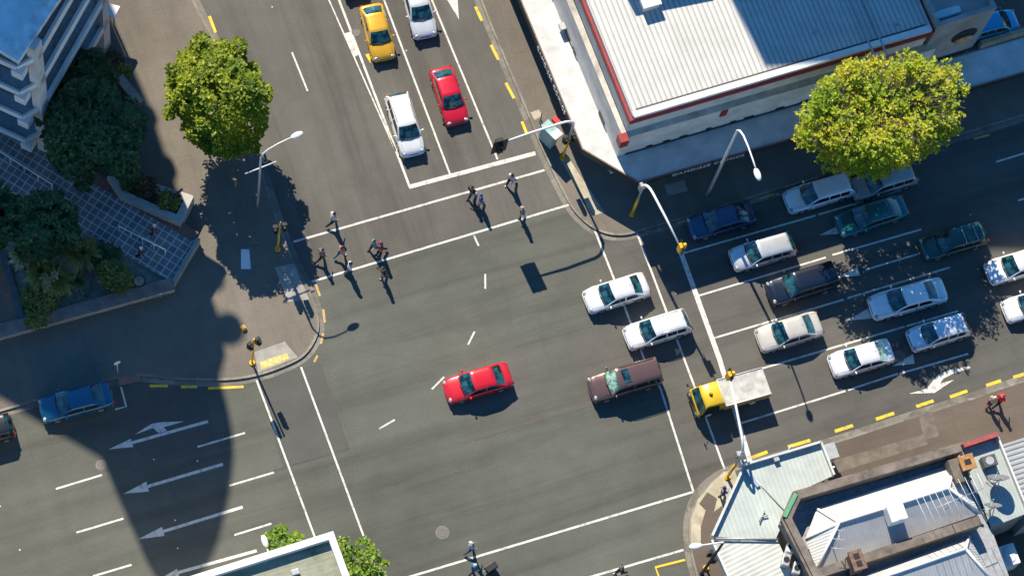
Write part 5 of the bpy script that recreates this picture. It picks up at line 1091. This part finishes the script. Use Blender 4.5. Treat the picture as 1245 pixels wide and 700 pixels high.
for p, zz, lab in [((54, 337), 3.4, 'pale flower head over the broad palm, left one'), ((66, 336), 3.5, 'pale flower head over the broad palm, right one'), ((57, 344), 3.2, 'lowest pale flower head over the broad palm'), ((24, 322), 3.2, 'pale flower head over the silvery palm')]:
    q = g(*p, zz); rnd = random.Random(int(p[0])); t = thing('flower_head', lab, 'flower', (q.x, q.y, zz)); m = MB()
    for i in range(60): d = Vector((rnd.gauss(0, 1), rnd.gauss(0, 1), rnd.gauss(0, 1))).normalized() * .33 * rnd.uniform(.5, 1); leaf_quads(m, q + d, .14, rnd, 1)
    m.build('spray', M['leaf_g'], t); m = MB(); m.tube([(q.x, q.y, zz - 1.0), (q.x, q.y, zz)], .02, 5); m.build('stalk', M['twig'], t)

# ------------------------------------------------------------------ signals, lamps and street furniture
M['amber_lit'] = emit('lit_amber_lens', (1.0, .50, .06), 3.0)
M['lens_dark'] = plain('unlit_lens', (.03, .012, .012), .2, var=0)
def signal_head(parent, c, face, lit=None, body='black', board=True, s=1.0):
    """three lens signal looking along the heading face; visors stand out of the front"""
    fx, fy = math.cos(face), math.sin(face); rz = face; m = MB(); c = Vector(c)
    m.box(c, (.24 * s, .34 * s, 1.0 * s), rz)
    h = m.build('signal_head', M[body], parent)
    if board: m = MB(); m.box(c + Vector((fx, fy, 0)) * .10 * s, (.03, .72 * s, 1.35 * s), rz); m.build('backing_board', M['black'], h)
    for i, z in enumerate((.32, 0, -.32)):
        m = MB(); p = c + Vector((fx, fy, 0)) * .13 * s + Vector((0, 0, z * s)); m.disc(p, (fx, fy, 0), .11 * s, 12, 0, .04); m.build('lens', M['amber_lit'] if lit == i else M['lens_dark'], h)
        m = MB(); n = 8; vs = []
        for k in range(n + 1):
            a = math.pi * k / n
            for dd in (.10, .36 - .0): 
                q = c + Vector((fx, fy, 0)) * dd * s + Vector((-fy, fx, 0)) * math.cos(a) * .14 * s + Vector((0, 0, z * s + math.sin(a) * .14 * s)); vs.append(q)
        m.add(vs, [(2 * k, 2 * k + 1, 2 * k + 3, 2 * k + 2) for k in range(n)], 0, True); m.build('visor', M[body], h)
    return h
def signal(label, base_px, h, face, arm=None, heads=((0, 0),), pole='yellow', lit=None, body='black', hs=1.0, hb=None, armcol='white_steel', sec_face=None):
    q = g(*base_px, FP); t = thing('traffic_signal', label, 'traffic light', (q.x, q.y, FP), 0, 'traffic signals round the junction'); zt_ = FP + h
    m = MB(); m.tube([(q.x, q.y, FP), (q.x, q.y, FP + h * .55)], .10 if arm else .07, 10); m.tube([(q.x, q.y, FP), (q.x, q.y, FP + .12)], .2, 10); m.build('pole_base', M[pole], t)
    m = MB(); m.tube([(q.x, q.y, FP + h * .55), (q.x, q.y, zt_)], .075 if arm else .06, 10); m.build('pole', M['galv'] if arm else M[pole], t)
    if arm:
        (ax_, ay_, az_) = arm; e = g(ax_, ay_, az_); d = Vector((e.x - q.x, e.y - q.y, 0)); Ln = d.length; d.normalize()
        pts = [(q.x, q.y, zt_ - .4)]
        for k in range(1, 6): a = math.pi / 2 * k / 5; pts.append((q.x + d.x * 1.0 * (1 - math.cos(a)), q.y + d.y * 1.0 * (1 - math.cos(a)), zt_ - .4 + (az_ + .15 - zt_ + .4) * math.sin(a)))
        pts += [(q.x + d.x * Ln * .6, q.y + d.y * Ln * .6, az_ + .2), (e.x, e.y, az_ + .1)]
        m = MB(); m.tube(pts, [.10, .10, .095, .095, .09, .09, .08, .06], 10); m.build('mast_arm', M[armcol], t)
        signal_head(t, (e.x + d.x * .25, e.y + d.y * .25, az_ - .05), face, lit, body, s=hs)
    for (off, z) in heads:
        f2 = face if sec_face is None else sec_face
        signal_head(t, (q.x - math.sin(f2) * off, q.y + math.cos(f2) * off, FP + z), f2, None, hb or body, board=False, s=.9)
    return t
S_ = -math.pi / 2
signal('traffic signal with a mast arm and lit amber lamp over the street stop line', (684, 192), 6.1, S_, (611, 174, 6.8), ((.25, 3.6), (-.3, 3.5)), lit=1, body='black', hs=1.45)
t = signal('yellow footed signal whose white mast arm reaches over the stop line at the shop corner', (768, 261), 5.4, 0.0, (825, 297, 6.3), ((.2, 4.6),), body='yellow', hb='galv')
signal('mast arm signal reaching from the veranda corner over the yellow truck', (884, 580), 5.6, 0.0, (887, 461, 6.3), ((.3, 4.2), (-.35, 4.4)), body='yellow', hb='galv')
signal('yellow post signal with two heads beside the tactile kerb ramp', (306.5, 441), 4.9, S_ + .35, None, ((.33, 4.0), (-.33, 4.2)))
signal('orange post signal in the tree shade beside the street lamp', (337.6, 303), 5.0, S_ - .2, None, ((.3, 4.2), (-.3, 3.9)))
signal('yellow signal beside the black street lamp at the lower veranda corner', (858, 690), 3.4, math.pi, None, ((.2, 2.9), (-.3, 2.7)))
# small lower amber head under the upper arm
def lamp(label, base_px, h, head_px, zh, mat='galv', cross=None, r=.11):
    q = g(*base_px, FP); e = g(*head_px, zh); t = thing('street_lamp', label, 'street lamp', (q.x, q.y, FP)); d = Vector((e.x - q.x, e.y - q.y, 0)); Ln = d.length; d.normalize()
    m = MB(); m.tube([(q.x, q.y, FP), (q.x, q.y, FP + .8), (q.x, q.y, FP + h)], [r * 1.3, r, r * .72], 10); m.build('pole', M[mat], t)
    m = MB(); pts = [(q.x, q.y, FP + h - .02)] + [(q.x + d.x * Ln * s, q.y + d.y * Ln * s, FP + h + (zh - FP - h) * u) for s, u in ((.06, .45), (.2, .85), (.45, 1.05), (.75, 1.08), (.97, 1.0))]
    m.tube(pts, [r * .7, r * .62, r * .55, r * .5, r * .45, r * .42], 8); m.build('lamp_arm', M['white_steel'], t)
    a = math.atan2(d.y, d.x); m = MB(); m.ell((e.x, e.y, zh), (.46, .22, .13), 12, 6, 0, -1, a); hd = m.build('lamp_head', M['white'], t); m = MB(); m.ell((e.x, e.y, zh - .06), (.30, .16, .10), 10, 5, 0, -1, a); m.build('lamp_glass', M['lamp_glass'], hd)
    if cross:
        p0, p1, z = cross; m = MB(); m.tube([g(*p0, z), g(*p1, z)], .045, 6); m.build('cross_arm', M['white_steel'], t)
    return t
lamp('galvanised street lamp with a white cross bar in the tree shade', (313, 251), 8.7, (361, 164.5), 9.7, 'galv', ((297.8, 211.5), (336, 196.5), 6.6), .09)
lamp('tall street lamp curving out from the shop canopy over the parked blue sedan', (860, 237), 11.3, (921, 212), 12.4, 'galv', None, .12)
lamp('black street lamp at the lower veranda corner', (853, 697), 8.0, (846, 663.5), 8.2, 'black', None, .11)
# kiosk by the upper signal
q = g(665, 172, FP); t = thing('street_kiosk', 'pale green topped street kiosk with a red and white panel beside the upper signal', 'kiosk', (q.x, q.y, FP)); rk = -1.15
m = MB(); m.box((q.x, q.y, FP + 1.05), (1.15, .6, 2.0), rk); m.build('cabin', plain('kiosk_teal', (.25, .42, .40), .5, var=.1), t, bevel=.03)
m = MB(); m.box((q.x, q.y, FP + 2.16), (1.25, .7, .10), rk); m.build('roof', plain('kiosk_pale_green', (.30, .46, .44), .5, var=.25), t)
m = MB(); m.box((q.x + math.cos(rk) * .55, q.y + math.sin(rk) * .55, FP + 2.24), (.5, .7, .05), rk); m.build('white_panel', M['white'], t)
m = MB(); m.box((q.x + .62, q.y + .55, FP + 1.9), (.55, .35, .3), rk); m.build('red_panel', M['bright_red'], t)
t = thing('hoop_rail', 'thin dark bent hoop rail beside the street kiosk', 'rail', g(654, 156, FP)); m = MB(); a0, a1, a2 = g(657, 162, FP), g(654, 155, FP), g(657, 145, FP)
m.tube([a0, a0 + Vector((0, 0, .9)), a1 + Vector((0, 0, .95)), a2 + Vector((0, 0, .9)), a2], .045, 8); m.build('hoop', M['black'], t)
# small objects on the plaza side
q = g(296, 399, FP); t = thing('hydrant_box', 'small yellow hydrant box on the plaza footpath', 'hydrant', (q.x, q.y, FP)); m = MB(); m.box((q.x, q.y, FP + .13), (.34, .34, .26), .3, 0, .85); m.build('casing', M['yellow'], t, bevel=.03); m = MB(); m.disc((q.x, q.y, FP + .27), (0, 0, 1), .11, 12, 0, .03); m.build('cap', M['orange_line'], t)
q = g(143, 453, FP); t = thing('parking_sign', 'thin white post with a small sign above the shaded kerb', 'sign', (q.x, q.y, FP)); m = MB(); m.tube([(q.x, q.y, FP), (q.x, q.y, 2.5)], .035, 8); m.build('post', M['white_steel'], t); m = MB(); m.box((q.x, q.y - .04, 2.3), (.42, .03, .42), .1); m.build('sign_plate', M['white'], t)
for p, lab in [((174.6, 365), 'left of the two pale bollards under the planter wall'), ((195, 360), 'right of the two pale bollards under the planter wall')]:
    q = g(*p, FP); t = thing('bollard', lab, 'bollard', (q.x, q.y, FP), 0, 'bollards below the planter wall'); m = MB(); m.tube([(q.x, q.y, FP), (q.x, q.y, FP + .75)], .10, 12); m.build('shaft', M['galv'], t); m = MB(); m.ell((q.x, q.y, FP + .75), (.16, .16, .12), 12, 5, 0, -.3); m.build('cap', M['white'], t)
q = g(169, 343, 1.0); t = thing('planter_pot', 'round dark pot on the pale gravel at the garden tip', 'pot', (q.x, q.y, .7)); m = MB(); m.tube([(q.x, q.y, .7), (q.x, q.y, .85), (q.x, q.y, 1.2), (q.x, q.y, 1.25)], [.28, .38, .42, .42], 18); m.build('pot', M['black'], t); m = MB(); m.disc((q.x, q.y, 1.26), (0, 0, 1), .34, 18, 0, .03); m.build('soil', M['gravel'], t)
q = g(596, 692, 0); t = thing('dark_trolley', 'small dark two wheeled trolley by the walkers at the lower crossing', 'trolley', (q.x, q.y, 0)); m = MB(); m.box((q.x, q.y, .55), (.8, .45, .5), .3); m.build('bin', M['black'], t, bevel=.03); m = MB(); m.tube([(q.x - .4, q.y - .1, .75), (q.x - .62, q.y - .18, 1.0)], .025, 6); m.build('handle', M['galv'], t)
for s in (-1, 1): m = MB(); c = Vector((q.x - s * .07, q.y + s * .25, .18)); m.disc(c, (-.29, .95, 0), .18, 14, 0, .06); m.build('wheel', M['rubber'], t)
q = g(897, 588, FP); t = thing('street_bench', 'dark slim bench at the edge of the veranda', 'bench', (q.x, q.y, FP)); rk = math.atan2(*(g(905, 565) - g(890, 598)).yx)
m = MB(); m.box((q.x, q.y, .58), (1.5, .4, .06), rk); m.build('seat', M['black'], t); dx, dy = math.cos(rk), math.sin(rk)
for s in (-.6, .6): m = MB(); m.box((q.x + dx * s, q.y + dy * s, .34), (.06, .36, .42), rk); m.build('leg', M['galv'], t)

# ------------------------------------------------------------------ people
SKIN = plain('skin', (.45, .27, .19), .6, var=.05)
def person_mesh(phase, kneel=0.0):
    """one continuous walking figure facing +x, grown with a skin modifier; material by nearest bone"""
    s = phase; V = []; E = []; Rr = []; mt = []
    def v(p, r, m_): V.append(Vector(p)); Rr.append(r); mt.append(m_); return len(V) - 1
    def e(a, b_): E.append((a, b_)); return b_
    pel = v((0, 0, .95), (.15, .12), 2); sp = e(pel, v((.01, 0, 1.12), (.145, .11), 1)); ch = e(sp, v((.03, 0, 1.33), (.17, .125), 1)); nk = e(ch, v((.04, 0, 1.49), (.06, .06), 0)); hb = e(nk, v((.055, 0, 1.56), (.075, .07), 0)); hm = e(hb, v((.065, 0, 1.64), (.10, .085), 0)); ht = e(hm, v((.06, 0, 1.725), (.07, .06), 0))
    ns = e(hm, v((.175, 0, 1.62), (.018, .02), 0))
    for sd in (-1, 1):
        a = s * sd * .30; hp = e(pel, v((0, sd * .095, .88), (.10, .095), 2)); kx = math.sin(a) * .45; kz = .88 - math.cos(a) * .42; k = e(hp, v((kx + .02, sd * .095, kz), (.068, .065), 2))
        bend = .55 if a < 0 else .05; ax_ = kx + math.sin(a - bend) * .42; az_ = max(.085, kz - math.cos(a - bend) * .41); an = e(k, v((ax_, sd * .095, az_), (.045, .045), 2)); hl = e(an, v((ax_ - .01, sd * .095, max(.05, az_ - .04)), (.045, .042), 3)); e(hl, v((ax_ + .18, sd * .10, max(.04, az_ - .05)), (.04, .03), 3))
        b2 = -s * sd * .22; sh = e(ch, v((.02, sd * .19, 1.41), (.065, .065), 1)); ex = .02 + math.sin(b2) * .28; ez = 1.41 - math.cos(b2) * .28; el = e(sh, v((ex, sd * .25, ez), (.045, .045), 1)); wx = ex + math.sin(b2 + .45) * .25; wz = ez - math.cos(b2 + .45) * .25; wr = e(el, v((wx, sd * .245, wz), (.03, .03), 0)); pd = Vector((math.sin(b2 + .5), 0, -math.cos(b2 + .5))); pm_ = e(wr, v(V[wr] + pd * .08, (.035, .022), 0))
        for f, ln in zip((-.030, -.010, .010, .030), (.07, .085, .08, .06)):
            f1 = e(pm_, v(V[pm_] + pd * ln * .5 + Vector((f, -sd * .004, 0)), (.009, .009), 0)); e(f1, v(V[f1] + pd * ln * .5 + Vector((0, -sd * .02, 0)), (.008, .008), 0))
        t1 = e(wr, v(V[wr] + pd * .05 + Vector((.035, 0, 0)), (.011, .011), 0)); e(t1, v(V[t1] + pd * .05, (.009, .009), 0))
    me = bpy.data.meshes.new('person_skeleton'); me.from_pydata(V, E, []); o = bpy.data.objects.new('person_skeleton', me); COL.objects.link(o)
    o.modifiers.new('skin', 'SKIN'); sub = o.modifiers.new('sub', 'SUBSURF'); sub.levels = 1
    sv = me.skin_vertices[0].data
    for i, r in enumerate(Rr): k_ = 1.42 if r[0] > .04 and i > 6 or i < 4 else 1.0; sv[i].radius = (r[0] * k_, r[1] * k_); sv[i].use_root = (i == 0)
    bpy.context.view_layer.update(); dg = bpy.context.evaluated_depsgraph_get(); out = bpy.data.meshes.new_from_object(o.evaluated_get(dg)); bpy.data.objects.remove(o)
    out.name = 'person'
    for _ in range(4): out.materials.append(SKIN)
    for p in out.polygons:
        c = p.center; best = None
        for a, b_ in E:
            A, B = V[a], V[b_]; d = B - A; t = max(0, min(1, (c - A).dot(d) / max(d.length_squared, 1e-9))); dist = (c - A - d * t).length
            if best is None or dist < best[0]: best = (dist, mt[b_] if t > .35 else mt[a])
        p.material_index = best[1]; p.use_smooth = True
    return out
PM = [person_mesh(1.0), person_mesh(-1.0), person_mesh(.35), person_mesh(.08)]
def hair_mesh(mb, long_=0): 
    mb.ell((.045, 0, 1.655), (.115, .098, .105), 12, 6, 0, -.25)
    if long_: mb.ell((-.035, 0, 1.57), (.06, .085, .16), 10, 6)
CL = {}
def cloth(col):
    k = tuple(col)
    if k not in CL: CL[k] = plain('cloth', col, .85, var=.12, scale=9)
    return CL[k]
def person(label, feet, head_px, pose, shirt, trousers, shoes, hair, long_=0, z=.004, bag=None, hat=None, grp=None, sc=1.0):
    sc *= 1.06; q = g(*feet, z); t = thing('person', label, 'person', (q.x, q.y, z), head_px, grp); t.scale = (sc, sc, sc)
    o = bpy.data.objects.new('body', PM[pose]); COL.objects.link(o); o.parent = t
    for i, mm in enumerate((SKIN, cloth(shirt), cloth(trousers), cloth(shoes))): o.material_slots[i].link = 'OBJECT'; o.material_slots[i].material = mm
    m = MB(); hair_mesh(m, long_); m.build('hair' if not hat else 'hat', cloth(hair if not hat else hat), t, False)
    m = MB(); 
    for s in (-1, 1): m = MB(); m.ell((.150, s * .033, 1.65), (.012, .014, .009), 6, 4); m.build('eye', M['black'], t, False)
    m = MB(); m.ell((.148, 0, 1.585), (.012, .024, .007), 6, 4); m.build('mouth', cloth((.35, .12, .10)), t, False)
    for s in (-1, 1): m = MB(); m.ell((.055, s * .088, 1.635), (.022, .012, .035), 6, 4); m.build('ear', SKIN, t, False)
    if bag:
        q2 = Vector((q.x, q.y, z)); b_ = thing('backpack' if bag[1] else 'shoulder_bag', bag[2], 'bag', (q.x, q.y, z), head_px); b_.scale = (sc,) * 3; m = MB()
        if bag[1]: m.box((-.20, 0, 1.24), (.18, .30, .42))
        else: m.box((-.02, .28, .92), (.30, .12, .28))
        m.build('pack', cloth(bag[0]), b_, False, bevel=.04); m = MB()
        if bag[1]:
            for s in (-.12, .12): m.tube([(-.13, s, 1.40), (.0, s, 1.50), (.14, s, 1.36), (.10, s, 1.12)], .014, 5)
        else: m.tube([(-.02, .27, 1.05), (.0, .20, 1.48), (.04, -.1, 1.40)], .012, 5)
        m.build('strap', cloth(bag[0]), b_, False)
    return t
E_, W_ = 0.0, math.pi
GP = 'people walking over the upper crossing'
DK, JN, BK = (.012, .012, .016), (.035, .05, .10), (.02, .02, .022)
person('person in a loose white top and dark trousers striding at the upper crossing line', (404, 272), .1, 0, (.66, .62, .60), DK, (.6, .6, .6), (.03, .02, .015), grp=GP, sc=1.06)
person('person in a grey brown jacket walking nearest the kerb', (390, 315), .25, 0, (.20, .155, .15), DK, (.55, .53, .5), (.04, .022, .015), grp=GP)
person('person with a white and red top and teal trousers', (414, 312), .3, 1, (.58, .20, .18), (.02, .12, .16), (.6, .6, .6), (.06, .03, .02), 1, grp=GP)
person('person in a white top standing on the lower crossing line', (424, 331), -.3, 2, (.66, .64, .66), (.10, .09, .12), BK, (.02, .015, .012), 1, grp=GP)
person('person in a teal top beside the one in crimson', (454, 304), W_ + .2, 1, (.02, .32, .33), (.10, .025, .05), DK, (.02, .015, .012), grp=GP)
person('person in a crimson top beside the one in teal', (462, 307), W_ - .1, 0, (.34, .02, .065), DK, DK, (.05, .02, .02), 1, grp=GP)
person('person all in black just below the crossing line', (465, 337), W_, 2, BK, DK, (.4, .38, .35), (.01, .01, .012), grp=GP)
person('person in a black top and white shirt sleeves stepping beside the one in blue', (572, 239), W_ + .3, 0, BK, DK, DK, (.012, .010, .010), grp=GP, bag=((.55, .54, .52), 0, 'pale shoulder bag of the person in black beside the one in blue'))
person('person in a bright blue jacket between the upper crossing lines', (583, 249), W_ - .2, 2, (.02, .13, .42), (.10, .16, .26), BK, (.02, .04, .09), grp=GP)
person('person with a white shirt and black hair near the top end of the crossing', (620, 224), W_ + .5, 1, (.55, .54, .55), DK, (.6, .58, .55), (.012, .010, .010), 1, grp=GP)
person('person in a grey beige top carrying something white', (633, 264), W_, 2, (.24, .21, .19), DK, DK, (.35, .28, .22), grp=GP, bag=((.70, .69, .66), 0, 'white shopping bag of the person in grey beige'))
person('person in a white and blue top with long strides at the lower crossing', (571, 669), .15, 0, (.50, .55, .62), (.05, .07, .13), (.6, .6, .6), (.30, .28, .26))
person('person in a teal blue shirt at the bottom frame edge', (574, 695), .2, 2, (.02, .20, .34), (.05, .05, .08), BK, (.55, .53, .50))
person('person in black on the lower crossing line with bare forearms', (753, 697), W_, 1, (.03, .03, .034), DK, (.5, .5, .5), (.10, .08, .07))
person('person in a blue jacket waiting on the cream corner paving', (876, 602), 2.6, 3, (.06, .09, .26), (.05, .02, .03), BK, (.01, .01, .012), z=FP + .012, bag=((.22, .32, .50), 1, 'pale blue backpack of the person on the corner paving'))
person('person in a bright red jacket on the brown footpath', (1211, 491), .3, 0, (.66, .028, .035), DK, BK, (.60, .05, .05), z=FP, sc=1.05, hat=(.62, .03, .04))
person('person in a cream top beside the one in red', (1201, 493), .3, 2, (.44, .36, .26), (.12, .06, .05), BK, (.55, .50, .42), z=FP, hat=(.60, .56, .48))
person('person in dark red with a white cap on the tiled terrace', (187, 285), -.6, 3, (.09, .015, .025), DK, BK, BK, z=1.0, hat=(.7, .7, .7))
person('person in dark blue with a white cap on the tiled terrace', (171, 312), -.6, 2, (.02, .025, .05), DK, BK, BK, z=1.0, hat=(.7, .7, .7))

# ------------------------------------------------------------------ camera, light
cam = bpy.data.cameras.new('camera'); co = bpy.data.objects.new('camera', cam); COL.objects.link(co)
cam.sensor_width = 36.0; cam.sensor_fit = 'HORIZONTAL'; cam.lens = FPX / 1245.0 * 36.0; cam.clip_start = 1.0; cam.clip_end = 8000.0
right = Vector((_X.x, _Y.x, _Z.x)); up = -Vector((_X.y, _Y.y, _Z.y)); back = -Vector((_X.z, _Y.z, _Z.z))
mw = Matrix((right, up, back)).transposed().to_4x4(); mw.translation = Vector((0, 0, HCAM)); co.matrix_world = mw
SC.camera = co
sd = Vector((math.cos(R_(SUN_AZ)) * math.cos(R_(SUN_EL)), math.sin(R_(SUN_AZ)) * math.cos(R_(SUN_EL)), math.sin(R_(SUN_EL))))
sl = bpy.data.lights.new('sun', 'SUN'); so = bpy.data.objects.new('sun', sl); COL.objects.link(so)
sl.energy = 4.9; sl.angle = R_(0.35); sl.color = (1.0, 0.90, 0.74); so.rotation_euler = sd.to_track_quat('Z', 'Y').to_euler(); so.location = sd * 200
wd = bpy.data.worlds.new('World'); SC.world = wd; wd.use_nodes = True; nt = wd.node_tree
sk = nt.nodes.new('ShaderNodeTexSky'); sk.sky_type = 'NISHITA'; sk.sun_disc = False; sk.sun_elevation = R_(SUN_EL); sk.sun_rotation = R_(90 - SUN_AZ)
sk.air_density = 1.0; sk.dust_density = 0.0; sk.ozone_density = 2.5
bg = nt.nodes['Background']; bg.inputs['Strength'].default_value = 0.1; hs = nt.nodes.new('ShaderNodeHueSaturation'); hs.inputs['Saturation'].default_value = 1.32; nt.links.new(sk.outputs['Color'], hs.inputs['Color']); nt.links.new(hs.outputs['Color'], bg.inputs['Color'])
SC.view_settings.view_transform = 'Standard'; SC.view_settings.look = 'None'; SC.view_settings.exposure = 0.8; SC.view_settings.gamma = 1.0; SC.view_settings.use_curve_mapping = False
SC.render.engine = 'CYCLES'; SC.cycles.use_denoising = True; SC.cycles.max_bounces = 6
